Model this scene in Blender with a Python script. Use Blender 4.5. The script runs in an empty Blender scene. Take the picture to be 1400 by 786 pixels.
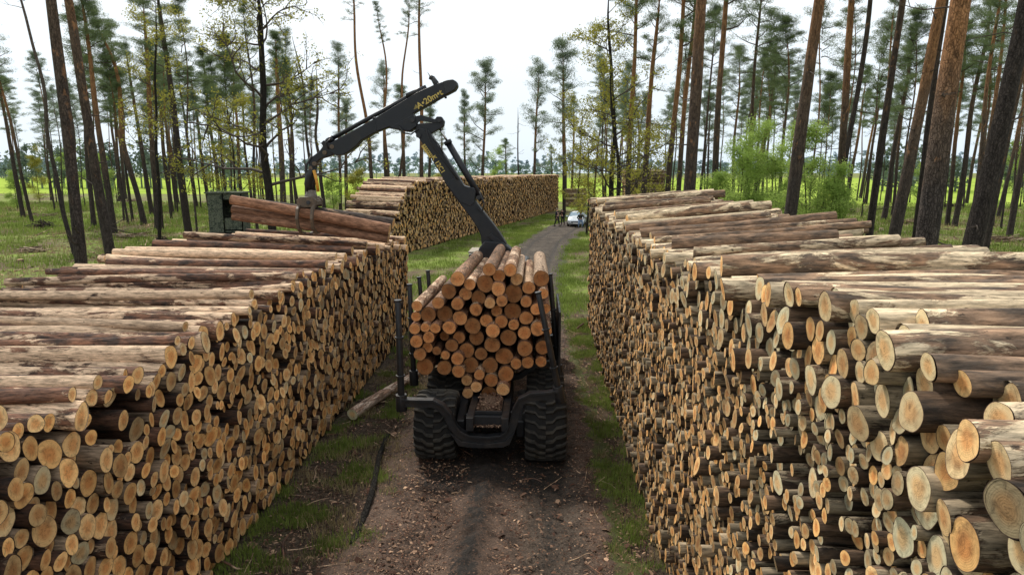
import bpy, bmesh, math, random
import numpy as np
from mathutils import Vector, Matrix, kdtree, noise
R = math.radians
rng = random.Random(7)
nr = np.random.RandomState(11)
sc = bpy.context.scene
col = sc.collection

# ---------------------------------------------------------------- camera
CAM_H = 5.57
FPX = 946.0
YAW, PITCH = R(2.38), R(9.48)
cd = bpy.data.cameras.new('camera'); cam = bpy.data.objects.new('camera', cd); col.objects.link(cam)
cam.location = (0, 0, CAM_H); cam.rotation_euler = (R(90) - PITCH, 0, YAW)
cd.sensor_width = 36; cd.lens = 36 * FPX / 1400; cd.clip_end = 5000; cd.clip_start = .05
sc.camera = cam
Fv = Vector((-math.sin(YAW) * math.cos(PITCH), math.cos(YAW) * math.cos(PITCH), -math.sin(PITCH)))
Rv = Vector((math.cos(YAW), math.sin(YAW), 0)); Uv = Rv.cross(Fv)
C0 = Vector((0, 0, CAM_H))
def ray(x, y): return Fv + Rv * ((x - 700) / FPX) + Uv * ((393 - y) / FPX)
def gnd(x, y, h=0):
    d = ray(x, y); t = (h - CAM_H) / d.z; return C0 + d * t
def atY(x, y, Y):
    d = ray(x, y); return C0 + d * (Y / d.y)
def atX(x, y, X):
    d = ray(x, y); return C0 + d * (X / d.x)
def proj(p):
    v = Vector(p) - C0; z = v.dot(Fv)
    if z <= .05: return None
    return (700 + FPX * v.dot(Rv) / z, 393 - FPX * v.dot(Uv) / z, z)

# ---------------------------------------------------------------- helpers
def tag(o, label=None, cat=None, group=None, kind=None):
    if label: o['label'] = label
    if cat: o['category'] = cat
    if group: o['group'] = group
    if kind: o['kind'] = kind
    return o
def empty(name, loc=(0, 0, 0), rz=0, label=None, cat=None, group=None):
    o = bpy.data.objects.new(name, None); col.objects.link(o)
    o.location = loc; o.rotation_euler = (0, 0, rz); o.empty_display_size = .1
    return tag(o, label, cat, group)
def link(name, me, parent=None):
    o = bpy.data.objects.new(name, me); col.objects.link(o)
    if parent: o.parent = parent
    return o
def copy_tree(o, parent=None):
    c = o.copy(); col.objects.link(c); c.parent = parent
    for ch in list(o.children): copy_tree(ch, c)
    return c

def np_mesh(name, verts, quads=None, tris=None, qmat=None, tmat=None, mats=(), smooth_q=True, smooth_t=False, attrs=None):
    verts = np.asarray(verts, dtype=np.float32)
    nq = 0 if quads is None else len(quads); nt = 0 if tris is None else len(tris)
    me = bpy.data.meshes.new(name)
    me.vertices.add(len(verts)); me.vertices.foreach_set('co', verts.ravel())
    loops = []
    if nq: loops.append(np.asarray(quads, dtype=np.int32).ravel())
    if nt: loops.append(np.asarray(tris, dtype=np.int32).ravel())
    loops = np.concatenate(loops)
    me.loops.add(len(loops)); me.loops.foreach_set('vertex_index', loops)
    me.polygons.add(nq + nt)
    st = np.concatenate([np.arange(nq) * 4, nq * 4 + np.arange(nt) * 3]).astype(np.int32)
    me.polygons.foreach_set('loop_start', st)
    try: me.polygons.foreach_set('loop_total', np.concatenate([np.full(nq, 4), np.full(nt, 3)]).astype(np.int32))
    except Exception: pass
    mi = np.zeros(nq + nt, dtype=np.int32)
    if qmat is not None and nq: mi[:nq] = qmat
    if tmat is not None and nt: mi[nq:] = tmat
    me.polygons.foreach_set('material_index', mi)
    sm = np.zeros(nq + nt, dtype=bool); sm[:nq] = smooth_q; sm[nq:] = smooth_t
    me.polygons.foreach_set('use_smooth', sm)
    for m in mats: me.materials.append(m)
    if attrs:
        for k, v in attrs.items():
            a = me.attributes.new(k, 'FLOAT_VECTOR', 'POINT'); a.data.foreach_set('vector', np.asarray(v, dtype=np.float32).ravel())
    me.update(calc_edges=True); me.validate()
    return me

class MB:
    """collects boxes, prisms, tubes, lathes into one mesh"""
    def __init__(s): s.bm = bmesh.new(); s.mi = 0
    def _f(s, vs):
        try:
            f = s.bm.faces.new(vs); f.material_index = s.mi; return f
        except ValueError: return None
    def box(s, c, d, rot=None):
        M = rot if rot is not None else Matrix.Identity(3)
        vs = []
        for z in (-1, 1):
            for x, y in ((-1, -1), (1, -1), (1, 1), (-1, 1)):
                vs.append(s.bm.verts.new(Vector(c) + M @ Vector((x * d[0] / 2, y * d[1] / 2, z * d[2] / 2))))
        for q in ((3, 2, 1, 0), (4, 5, 6, 7), (0, 1, 5, 4), (1, 2, 6, 5), (2, 3, 7, 6), (3, 0, 4, 7)): s._f([vs[i] for i in q])
        return s
    def loft(s, rings, cap=True, smooth=True, closed=True):
        rr = [[s.bm.verts.new(p) for p in ring] for ring in rings]
        n = len(rr[0])
        for a, b in zip(rr, rr[1:]):
            for i in range(n if closed else n - 1):
                f = s._f([a[i], a[(i + 1) % n], b[(i + 1) % n], b[i]])
                if f: f.smooth = smooth
        if cap:
            s._f(list(reversed(rr[0]))); s._f(rr[-1])
        return s
    def tube(s, pts, rad, n=10, cap=True):
        pts = [Vector(p) for p in pts]
        rad = rad if hasattr(rad, '__len__') else [rad] * len(pts)
        rings = []; prev = None
        for i, p in enumerate(pts):
            t = (pts[min(i + 1, len(pts) - 1)] - pts[max(i - 1, 0)]).normalized()
            if prev is None:
                a = t.orthogonal().normalized()
            else:
                a = (prev - t * prev.dot(t)).normalized()
            prev = a; b = t.cross(a)
            rings.append([p + (a * math.cos(2 * math.pi * k / n) + b * math.sin(2 * math.pi * k / n)) * rad[i] for k in range(n)])
        return s.loft(rings, cap)
    def prism(s, poly, axis, d0, d1):
        """poly: list of world points lying in a plane; extruded along axis from d0 to d1"""
        ax = Vector(axis)
        return s.loft([[Vector(p) + ax * d0 for p in poly], [Vector(p) + ax * d1 for p in poly]], True, False)
    def lathe(s, prof, center, axis='X', n=32):
        rings = []
        for (r, h) in prof:
            ring = []
            for k in range(n):
                a = 2 * math.pi * k / n
                if axis == 'X': ring.append(Vector(center) + Vector((h, r * math.cos(a), r * math.sin(a))))
                elif axis == 'Y': ring.append(Vector(center) + Vector((r * math.cos(a), h, r * math.sin(a))))
                else: ring.append(Vector(center) + Vector((r * math.cos(a), r * math.sin(a), h)))
            rings.append(ring)
        return s.loft(rings, True)
    def build(s, name, mat, parent=None, bevel=0, seg=2):
        bmesh.ops.recalc_face_normals(s.bm, faces=s.bm.faces)
        me = bpy.data.meshes.new(name); s.bm.to_mesh(me); s.bm.free()
        for m in (mat if isinstance(mat, (list, tuple)) else [mat]): me.materials.append(m)
        o = link(name, me, parent)
        if bevel:
            b = o.modifiers.new('bevel', 'BEVEL'); b.width = bevel; b.segments = seg; b.limit_method = 'ANGLE'; b.angle_limit = R(35)
        return o

# ---------------------------------------------------------------- materials
class NT:
    def __init__(s, name):
        s.m = bpy.data.materials.new(name); s.m.use_nodes = True
        s.t = s.m.node_tree; s.t.nodes.clear()
        s.out = s.t.nodes.new('ShaderNodeOutputMaterial')
    def n(s, typ, **kw):
        nd = s.t.nodes.new(typ)
        for k, v in kw.items():
            if k.startswith('i_'): nd.inputs[k[2:].replace('_', ' ')].default_value = v
            else: setattr(nd, k, v)
        return nd
    def l(s, a, b): s.t.links.new(a, b)
    def attr(s, name): return s.n('ShaderNodeAttribute', attribute_name=name).outputs['Vector']
    def pos(s): return s.n('ShaderNodeNewGeometry').outputs['Position']
    def objc(s): return s.n('ShaderNodeTexCoord').outputs['Object']
    def map(s, v, scale=(1, 1, 1), loc=(0, 0, 0)):
        nd = s.n('ShaderNodeMapping'); nd.inputs['Scale'].default_value = scale; nd.inputs['Location'].default_value = loc
        s.l(v, nd.inputs['Vector']); return nd.outputs[0]
    def noise(s, v, scale=5, detail=4, rough=.6, dist=0):
        nd = s.n('ShaderNodeTexNoise'); nd.inputs['Scale'].default_value = scale; nd.inputs['Detail'].default_value = detail
        nd.inputs['Roughness'].default_value = rough; nd.inputs['Distortion'].default_value = dist
        s.l(v, nd.inputs['Vector']); return nd.outputs[0]
    def ramp(s, v, pts):
        nd = s.n('ShaderNodeValToRGB'); e = nd.color_ramp.elements
        while len(e) < len(pts): e.new(.5)
        for i, (p, c) in enumerate(pts):
            e[i].position = p; e[i].color = (c, c, c, 1) if not hasattr(c, '__len__') else (*c, 1)
        s.l(v, nd.inputs[0]); return nd.outputs[0]
    def mix(s, f, a, b, bt='MIX'):
        nd = s.n('ShaderNodeMix', data_type='RGBA', blend_type=bt)
        for sock, v in ((nd.inputs[0], f), (nd.inputs[6], a), (nd.inputs[7], b)):
            if hasattr(v, 'links') or hasattr(v, 'is_linked'): s.l(v, sock)
            elif hasattr(v, '__len__'): sock.default_value = (*v, 1)
            else: sock.default_value = v
        return nd.outputs[2]
    def math(s, op, a, b=0, c=0):
        nd = s.n('ShaderNodeMath', operation=op)
        for i, v in enumerate((a, b, c)):
            if hasattr(v, 'is_linked'): s.l(v, nd.inputs[i])
            else: nd.inputs[i].default_value = v
        return nd.outputs[0]
    def sep(s, v):
        nd = s.n('ShaderNodeSeparateXYZ'); s.l(v, nd.inputs[0]); return nd.outputs
    def comb(s, x, y, z):
        nd = s.n('ShaderNodeCombineXYZ')
        for i, v in enumerate((x, y, z)):
            if hasattr(v, 'is_linked'): s.l(v, nd.inputs[i])
            else: nd.inputs[i].default_value = v
        return nd.outputs[0]
    def bump(s, h, strength=.5, dist=.02):
        nd = s.n('ShaderNodeBump'); nd.inputs['Strength'].default_value = strength; nd.inputs['Distance'].default_value = dist
        s.l(h, nd.inputs['Height']); return nd.outputs[0]
    def bsdf(s, colr, rough=.8, normal=None, metal=0, spec=.3):
        b = s.n('ShaderNodeBsdfPrincipled')
        for k, v in (('Base Color', colr), ('Roughness', rough), ('Metallic', metal), ('Specular IOR Level', spec)):
            if hasattr(v, 'is_linked'): s.l(v, b.inputs[k])
            elif k == 'Base Color': b.inputs[k].default_value = (*v, 1)
            else: b.inputs[k].default_value = v
        if normal is not None: s.l(normal, b.inputs['Normal'])
        s.l(b.outputs[0], s.out.inputs[0]); return b

def m_bark(name, dark, red, pale, palecov=.55):
    t = NT(name); lc = t.attr('lc'); tx = t.sep(t.attr('tint'))
    v = t.map(lc, (.35, 1, 1))
    n1 = t.noise(v, 9, 5, .65, .4)
    n2 = t.noise(t.map(lc, (.30, 1, 1), (5, 3, 1)), 4.6, 6, .70, .5)
    n3 = t.noise(t.map(lc, (.15, 1, 1), (1, 7, 4)), 38, 5, .7)
    base = t.mix(t.ramp(n1, [(.38, 0), (.6, 1)]), dark, red)
    cov = t.math('ADD', n2, t.math('MULTIPLY', t.math('SUBTRACT', tx[2], .5), .36))
    base = t.mix(t.ramp(cov, [(palecov, 0), (palecov + .045, 1)]), base, pale)
    base = t.mix(1.0, base, t.ramp(n3, [(.32, .3), (.68, 1.6)]), 'MULTIPLY')
    nb = t.noise(t.map(lc, (.6, 1, 1), (9, 2, 8)), 22, 3, .6)
    base = t.mix(t.ramp(nb, [(.66, 0), (.72, .8)]), base, tuple(c * .35 for c in dark))
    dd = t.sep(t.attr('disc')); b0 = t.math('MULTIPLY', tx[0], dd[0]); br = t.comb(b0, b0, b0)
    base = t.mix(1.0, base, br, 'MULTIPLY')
    h = t.math('ADD', t.math('MULTIPLY', n3, .5), t.ramp(cov, [(palecov, 1), (palecov + .045, 0)]))
    h = t.math('ADD', h, t.math('MULTIPLY', n1, 1.0))
    t.bsdf(base, .85, t.bump(h, .8, .012), spec=.2)
    return t.m
M_BARK = m_bark('pine_bark', (.050, .037, .031), (.19, .095, .058), (.54, .38, .25), .535)
M_BARKR = m_bark('pine_bark_weathered', (.085, .063, .047), (.25, .155, .095), (.52, .41, .27), .525)

def m_end(name='sawn_end', h0=(.61, .255, .075), h1=(.60, .40, .19), s0=(.80, .45, .16), s1=(.54, .49, .31)):
    t = NT(name); d = t.sep(t.attr('disc')); tx = t.sep(t.attr('tint')); lc = t.attr('lc')
    rad = t.math('SQRT', t.math('ADD', t.math('MULTIPLY', d[0], d[0]), t.math('MULTIPLY', d[1], d[1])))
    n = t.noise(lc, 7, 3, .6)
    rr = t.math('ADD', t.math('MULTIPLY', rad, 62), t.math('MULTIPLY', n, 14))
    ring = t.math('SINE', rr)
    heart = t.ramp(t.math('ADD', rad, t.math('MULTIPLY', n, .3)), [(.5, 0), (.85, 1)])
    heartc = t.mix(tx[1], h0, h1)
    sapc = t.mix(tx[1], s0, s1)
    c = t.mix(heart, heartc, sapc)
    c = t.mix(1.0, c, t.ramp(ring, [(0, .955), (1, 1.03)]), 'MULTIPLY')
    # saw marks and stains
    sm = t.noise(t.map(lc, (1, 1, 1), (3, 3, 3)), 16, 5, .7, 1.2)
    c = t.mix(1.0, c, t.ramp(sm, [(.3, .45), (.48, .95), (.8, 1.2)]), 'MULTIPLY')
    ang = t.math('ARCTAN2', d[1], d[0])
    crn = t.noise(t.comb(t.math('MULTIPLY', ang, 2.2), t.math('MULTIPLY', tx[2], 40), 0), 3.0, 2, .5)
    crack = t.math('MULTIPLY', t.ramp(crn, [(.655, 0), (.68, 1)]), t.ramp(rad, [(.15, 1), (.8, 0)]))
    c = t.mix(t.math('MULTIPLY', crack, .7), c, (.08, .04, .02))
    st = t.noise(t.map(lc, (1, 1, 1), (7, 5, 9)), 5.5, 4, .6)
    c = t.mix(t.ramp(st, [(.52, 0), (.70, .55)]), c, (.17, .085, .035))
    c = t.mix(t.ramp(rad, [(.0, 1), (.05, .0)]), c, (.25, .13, .06))
    c = t.mix(t.ramp(rad, [(.945, 0), (.975, 1)]), c, (.10, .06, .04))
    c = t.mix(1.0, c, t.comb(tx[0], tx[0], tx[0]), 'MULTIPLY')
    h = t.math('ADD', t.math('MULTIPLY', ring, .04), sm)
    t.bsdf(c, .8, t.bump(h, .4, .01), spec=.25)
    return t.m
M_END = m_end()
M_ENDL = m_end('fresh_sawn_end', (.56, .195, .058), (.70, .42, .18), (.62, .26, .09), (.74, .50, .24))

def m_simple(name, c, rough=.5, metal=0, nscale=14, var=.25, bump=.15, spec=.4, dirt=None):
    t = NT(name); o = t.pos() if dirt else t.objc()
    n = t.noise(o, nscale, 5, .65)
    cc = t.mix(1.0, c, t.ramp(n, [(.3, 1 - var), (.7, 1 + var)]), 'MULTIPLY')
    if dirt:
        n2 = t.noise(o, 3.1, 5, .7, .5)
        cc = t.mix(t.ramp(n2, [(.48, 0), (.72, .75)]), cc, dirt)
    rg = t.ramp(n, [(.3, max(rough - .12, 0.05)), (.7, min(rough + .15, 1))])
    t.bsdf(cc, rg, t.bump(n, bump, .004), metal, spec)
    return t.m
M_STEEL = m_simple('black_paint', (.011, .012, .014), .45, 0, 9, .3, .1, .45, (.045, .036, .03))
M_BOOM = m_simple('boom_paint', (.010, .0115, .015), .42, 0, 6, .25, .08, .35, (.022, .020, .018))
M_ROD = m_simple('chromed_rod', (.5, .5, .5), .2, 1, 6, .1, .0)
M_RUB = m_simple('tyre_rubber', (.016, .0155, .015), .85, 0, 20, .3, .3, .2, (.035, .030, .025))
M_TREAD = m_simple('tread_rubber', (.040, .038, .034), .85, 0, 20, .3, .3, .2, (.10, .085, .065))  # paler lugs: dust, and relief shading painted in against the tyre colour
M_HOSE = m_simple('hose_rubber', (.012, .012, .012), .5)
M_YEL = m_simple('yellow_lettering', (.48, .36, .09), .6, 0, 12, .2)
M_GRAP = m_simple('grapple_paint', (.10, .07, .045), .6, 0, 14, .5, .2, .4, (.05, .04, .03))
M_ORH = m_simple('orange_hose', (.55, .26, .03), .5)
M_TAN = m_simple('dusty_cover', (.30, .26, .20), .8, 0, 14, .4, .3)

def m_leaf(name, c1, c2, trans=.35, rough=.6, scale=.6):
    t = NT(name); p = t.pos()
    n = t.noise(p, scale, 3, .6); n2 = t.noise(p, scale * 14, 2, .5)
    f = t.math('ADD', t.math('MULTIPLY', n, .6), t.math('MULTIPLY', n2, .4))
    c = t.mix(t.ramp(f, [(.36, 0), (.64, 1)]), c1, c2)
    d = t.n('ShaderNodeBsdfDiffuse'); t.l(c, d.inputs[0])
    tr = t.n('ShaderNodeBsdfTranslucent'); t.l(c, tr.inputs[0])
    mx = t.n('ShaderNodeMixShader'); mx.inputs[0].default_value = trans
    t.l(d.outputs[0], mx.inputs[1]); t.l(tr.outputs[0], mx.inputs[2]); t.l(mx.outputs[0], t.out.inputs[0])
    return t.m
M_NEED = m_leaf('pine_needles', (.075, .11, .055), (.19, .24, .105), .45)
M_NEED2 = m_leaf('pine_needles_hazed', (.13, .175, .12), (.24, .29, .18), .38)  # distance haze painted into the needle colour of far crowns
M_OAK = m_leaf('oak_leaves', (.19, .20, .04), (.40, .37, .07), .4)
M_BIRCH = m_leaf('birch_leaves', (.23, .34, .07), (.42, .54, .15), .45)
M_GRASS = m_leaf('grass_blades', (.095, .135, .028), (.25, .32, .075), .35, scale=.5)
M_STRAW = m_leaf('dry_grass', (.20, .16, .08), (.38, .31, .16), .3, scale=2)

def m_trunk(name, lo, mid, hi):
    t = NT(name); lc = t.attr('lc'); tx = t.sep(t.attr('tint'))
    v = t.map(lc, (.28, 1, 1)); n1 = t.noise(v, 11, 5, .7, .6)
    n2 = t.noise(t.map(lc, (.4, 1, 1), (4, 1, 1)), 2.4, 4, .65)
    hgt = t.math('ADD', tx[2], t.math('MULTIPLY', t.math('SUBTRACT', n2, .5), .42))
    c = t.mix(t.ramp(hgt, [(.16, 0), (.46, 1)]), lo, mid)
    c = t.mix(t.ramp(hgt, [(.45, 0), (.75, 1)]), c, hi)
    c = t.mix(1.0, c, t.ramp(n1, [(.3, .35), (.52, 1.0), (.72, 1.5)]), 'MULTIPLY')
    vo = t.n('ShaderNodeTexVoronoi', feature='DISTANCE_TO_EDGE'); vo.inputs['Scale'].default_value = 19; vo.inputs['Randomness'].default_value = 1
    wv = t.n('ShaderNodeVectorMath', operation='ADD'); nn_ = t.n('ShaderNodeTexNoise'); nn_.inputs['Scale'].default_value = 9; t.l(lc, nn_.inputs['Vector'])
    sc2 = t.n('ShaderNodeVectorMath', operation='SCALE'); sc2.inputs['Scale'].default_value = .09; t.l(nn_.outputs[1], sc2.inputs[0]); t.l(t.map(lc, (.42, 1, 1)), wv.inputs[0]); t.l(sc2.outputs[0], wv.inputs[1]); t.l(wv.outputs[0], vo.inputs['Vector'])
    c = t.mix(1.0, c, t.ramp(vo.outputs['Distance'], [(.0, .58), (.07, 1.0), (.3, 1.18)]), 'MULTIPLY')
    pt = t.noise(t.map(lc, (.5, 1, 1), (2, 8, 3)), 4.5, 4, .6, .4)
    c = t.mix(t.math('MULTIPLY', t.ramp(pt, [(.60, 0), (.67, .6)]), t.ramp(tx[2], [(.1, 0), (.4, 1)])), c, tuple(x * 1.7 for x in hi))
    c = t.mix(1.0, c, t.comb(tx[0], tx[0], tx[0]), 'MULTIPLY')
    t.bsdf(c, .9, t.bump(t.math('ADD', n1, t.math('MULTIPLY', t.ramp(vo.outputs['Distance'], [(0, 0), (.14, 1)]), .7)), 1.0, .03), spec=.15)
    return t.m
M_TRUNK = m_trunk('pine_trunk', (.058, .047, .040), (.115, .080, .056), (.27, .135, .06))
M_TRUNKO = m_trunk('oak_trunk', (.028, .024, .02), (.034, .029, .024), (.045, .04, .03))
M_TRUNKD = m_trunk('dead_trunk', (.05, .042, .037), (.075, .06, .05), (.11, .085, .07))
M_TWIG = m_simple('twig_bark', (.06, .045, .035), .9)

# ---------------------------------------------------------------- log meshes
def log_arrays(logs, nseg=12, nlen=2):
    """logs: list of dict p0 p1 r0 r1 tint(3). p0 = visible face end."""
    V = []; Q = []; T = []; LC = []; DI = []; TI = []; off = 0
    ang = np.arange(nseg) * 2 * math.pi / nseg
    for L in logs:
        p0 = np.array(L['p0'], float); p1 = np.array(L['p1'], float)
        ax = p1 - p0; ln = np.linalg.norm(ax); ax /= ln
        up = np.array([0, 0, 1.]) if abs(ax[2]) < .8 else np.array([0, 1., 0])
        a = np.cross(up, ax); a /= np.linalg.norm(a); b = np.cross(ax, a)
        ph = L.get('ph', 0.0)
        wob = 1 + L.get('wob', .04) * (np.sin(2 * ang + ph) + .6 * np.sin(3 * ang + ph * 2.3) + .35 * np.sin(5 * ang + ph * 3.1))
        xo = ph * 3.7
        rot = ph * 1.7
        rings = []
        bend = L.get('bend', 0.0)
        for k in range(nlen + 1):
            f = k / nlen
            r = (L['r0'] * (1 - f) + L['r1'] * f) * (1 + (.03 * math.sin(f * 9 + ph * 5) if 0 < k < nlen else 0))
            c = p0 + ax * ln * f + b * bend * math.sin(math.pi * f) + a * bend * .7 * math.sin(2 * math.pi * f + ph)
            cy = np.cos(ang) * r * wob; cz = np.sin(ang) * r * wob
            tl = L.get('tilt', (0, 0)) if k == 0 else (0, 0)
            V.append(c + np.outer(cy, a) + np.outer(cz, b) + np.outer(cy * tl[0] + cz * tl[1], ax))
            LC.append(np.stack([np.full(nseg, f * ln + xo), np.cos(ang + rot) * r, np.sin(ang + rot) * r], 1))
            DI.append(np.full((nseg, 3), L.get('gap_shade', 1.0)))
            rings.append(off); off += nseg
        i = np.arange(nseg); j = (i + 1) % nseg
        for k in range(nlen): Q.append(np.stack([rings[k] + i, rings[k + 1] + i, rings[k + 1] + j, rings[k] + j], 1))
        for e, (pc, r, sg) in enumerate(((p0, L['r0'], -1), (p1, L['r1'], 1))):
            if e == 1 and L.get('nocap1'): continue
            cy = np.cos(ang) * r * wob; cz = np.sin(ang) * r * wob
            tl = L.get('tilt', (0, 0)) if e == 0 else (0, 0)
            V.append(pc + np.outer(cy, a) + np.outer(cz, b) + np.outer(cy * tl[0] + cz * tl[1], ax))
            V.append((pc)[None])
            LC.append(np.stack([np.full(nseg, xo + 20), np.cos(ang + rot) * r, np.sin(ang + rot) * r], 1)); LC.append(np.array([[xo + 20, 0, 0]]))
            px, pz = L.get('pith', (0, 0))
            DI.append(np.stack([np.cos(ang), np.sin(ang), np.zeros(nseg)], 1)); DI.append(np.array([[px, pz, 0]]))
            cen = off + nseg
            if e == 0: T.append(np.stack([off + i, off + j, np.full(nseg, cen)], 1))
            else: T.append(np.stack([off + j, off + i, np.full(nseg, cen)], 1))
            off += nseg + 1
        nv = nseg * (nlen + 1) + (nseg + 1) * (1 if L.get('nocap1') else 2)
        TI.append(np.tile(np.array(L['tint'], float), (nv, 1)))
    return dict(V=np.concatenate(V), Q=np.concatenate(Q), T=np.concatenate(T), LC=np.concatenate(LC), DI=np.concatenate(DI), TI=np.concatenate(TI))
def logs_object(name, logs, bark, nseg=12, nlen=2, parent=None, origin=None, end=None):
    if origin is not None:
        o3 = np.array(origin, float)
        logs = [dict(L, p0=np.array(L['p0'], float) - o3, p1=np.array(L['p1'], float) - o3) for L in logs]
    A = log_arrays(logs, nseg, nlen)
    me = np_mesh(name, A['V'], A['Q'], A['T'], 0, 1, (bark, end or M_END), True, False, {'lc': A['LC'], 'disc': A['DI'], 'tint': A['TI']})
    o = link(name, me, parent)
    if origin is not None: o.location = origin
    return o

def pack(L, top, rfun, fill=.84, iters=70, seed=1):
    rg = random.Random(seed)
    tmax = max(top(L * i / 60) for i in range(61)); area = sum(top(L * (i + .5) / 200) for i in range(200)) * L / 200
    S = []; acc = 0
    while acc < fill * area:
        s = rg.uniform(0, L); z = rg.uniform(0, tmax)
        if z > top(s): continue
        r = rfun(s, z, rg); S.append((s, z, r)); acc += math.pi * r * r
    A = np.array(S); P = A[:, :2].copy(); r = A[:, 2]; n = len(P); rm = r.max()
    tp = np.array([top(L * i / 300) for i in range(301)])
    pi = pj = None
    for it in range(iters):
        if it % 7 == 0:
            kd = kdtree.KDTree(n)
            for i in range(n): kd.insert((P[i, 0], P[i, 1], 0), i)
            kd.balance(); a = []; b = []
            for i in range(n):
                for (_, j, d) in kd.find_range((P[i, 0], P[i, 1], 0), r[i] + rm + .03):
                    if j > i and d < r[i] + r[j] + .05: a.append(i); b.append(j)
            pi = np.array(a); pj = np.array(b)
        d = P[pj] - P[pi]; ds = np.sqrt((d * d).sum(1)) + 1e-6; ov = r[pi] + r[pj] - ds
        m = ov > 0; push = (d[m] / ds[m][:, None]) * (ov[m] * .42)[:, None]
        np.add.at(P, pj[m], push); np.add.at(P, pi[m], -push)
        P[:, 1] -= .0012
        P[:, 0] = np.clip(P[:, 0], r, L - r)
        tt = np.interp(P[:, 0], np.linspace(0, L, 301), tp)
        P[:, 1] = np.clip(P[:, 1], r, np.maximum(tt - r, r))
    return P, r
# ---------------------------------------------------------------- log stacks
def smooth(a, b, x):
    t = min(max((x - a) / (b - a), 0), 1); return t * t * (3 - 2 * t)
def make_stack(P0, u, logdir, L, top, rfun, lenfun, incl, jit, grey, seed, fill=.84, gap=0, yawj=.02, extra=None):
    P, r = pack(L, top, rfun, fill, 90, seed)
    rg = random.Random(seed + 5); out = []
    u = Vector(u); logdir = Vector(logdir)
    order = sorted(range(len(P)), key=lambda i: -P[i][1])
    tops = {}
    for i in order:
        k0 = int((P[i][0] - r[i] * .7) / .04); k1 = int((P[i][0] + r[i] * .7) / .04)
        zt = P[i][1] + r[i]
        cover = sum(1 for k in range(k0, k1 + 1) if tops.get(k, -1) > zt + .0)
        istop = cover < (k1 - k0 + 1) * .5
        for k in range(k0, k1 + 1): tops[k] = max(tops.get(k, -1), zt)
        s, z = P[i]; j = rg.gauss(0, 1) * jit * min(1.1, max(.45, r[i] / .095))
        if rg.random() < .12: j *= 2.0
        if istop: j = j * 2.2 - .06
        j = max(-4.0 * jit, min((3.0 if istop else 1.9) * jit, j))
        if istop: z += rg.uniform(-.01, .05)
        ln = lenfun(s, z, rg)
        a = incl(s, z) + rg.gauss(0, .006); yw = rg.gauss(0, yawj * (1.7 if istop else 1))
        d = (logdir * math.cos(a) * math.cos(yw) + Vector((0, 0, 1)) * math.sin(a) + u * math.sin(yw)).normalized()
        base = Vector(P0) + u * s + Vector((0, 0, z)) - logdir * j
        g = grey(s, z, rg)
        rr = r[i] * .985
        big = rr > .1
        r1 = rr * (rg.uniform(.82, .96) if rg.random() < .6 else rg.uniform(1.0, 1.1))
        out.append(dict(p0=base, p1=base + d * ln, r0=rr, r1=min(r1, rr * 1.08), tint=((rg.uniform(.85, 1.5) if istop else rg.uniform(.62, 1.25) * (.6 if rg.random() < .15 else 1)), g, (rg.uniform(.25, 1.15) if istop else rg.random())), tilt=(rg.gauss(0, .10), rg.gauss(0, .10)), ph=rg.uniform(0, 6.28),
                        wob=rg.uniform(.02, .10), gap_shade=(1.0 if istop else rg.uniform(.35, .75)), s=s, z=z, top=istop, bend=rg.gauss(0, .03 if istop else .01), pith=(rg.gauss(0, .07), rg.gauss(0, .07))))  # bark below the top row darkened: shade of the gaps painted in
    return out

def prof(pts):
    xs = [p[0] for p in pts]; zs = [p[1] for p in pts]
    return lambda s: float(np.interp(s, xs, zs))

# tall stack right of the track: x = 1.8, y 1.9 .. 25
RX, RY0, RL = 1.8, 1.95, 23.3
def r_rad(s, z, g):
    y = s + RY0
    t = rtop(s) - z                                # depth below the top
    band = float(np.interp(y, [2, 2.6, 3, 4, 5, 6.5, 9, 14, 25], [1.1, .78, .50, .46, .48, .42, .34, .28, .22]))
    if t < band: return g.uniform(.062, .106) if y > 3.1 else g.uniform(.065, .108)
    if g.random() < .045: return g.uniform(.075, .105)
    return g.triangular(.036, .066, .047) if y < 6.5 else g.triangular(.042, .082, .058)
def r_len(s, z, g):
    y = s + RY0
    if z < 3.6: return 2.45 + g.gauss(0, .08)
    if y < 6: return g.choice((3.9, 4.3, 4.8)) + g.gauss(0, .1)
    if y < 12: return g.choice((2.4, 2.5, 2.6, 2.7, 3.3)) + g.gauss(0, .1)
    return g.uniform(2.9, 3.8)
def r_inc(s, z):
    y = s + RY0; return R(4.8) * smooth(4.5, 12, y) * smooth(2.6, 4.2, z)
def r_grey(s, z, g):
    t = 4.8 - z; p = .7 if (t < 1.6 and s < 4) else (.55 if t < 1 else .12)
    return g.uniform(.55, 1.0) if g.random() < p else g.uniform(0, .4)
rtop = prof([(0, 4.5), (.7, 4.58), (1.2, 4.72), (1.6, 4.8), (2.3, 4.82), (3.4, 4.70), (4.7, 4.58), (7.3, 4.45), (11, 4.34), (17, 4.4), (23.3, 4.62)])
right = make_stack((RX, RY0, 0), (0, 1, 0), (1, 0, 0), RL, rtop, r_rad, r_len, r_inc, .055, r_grey, 3, .84)
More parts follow.
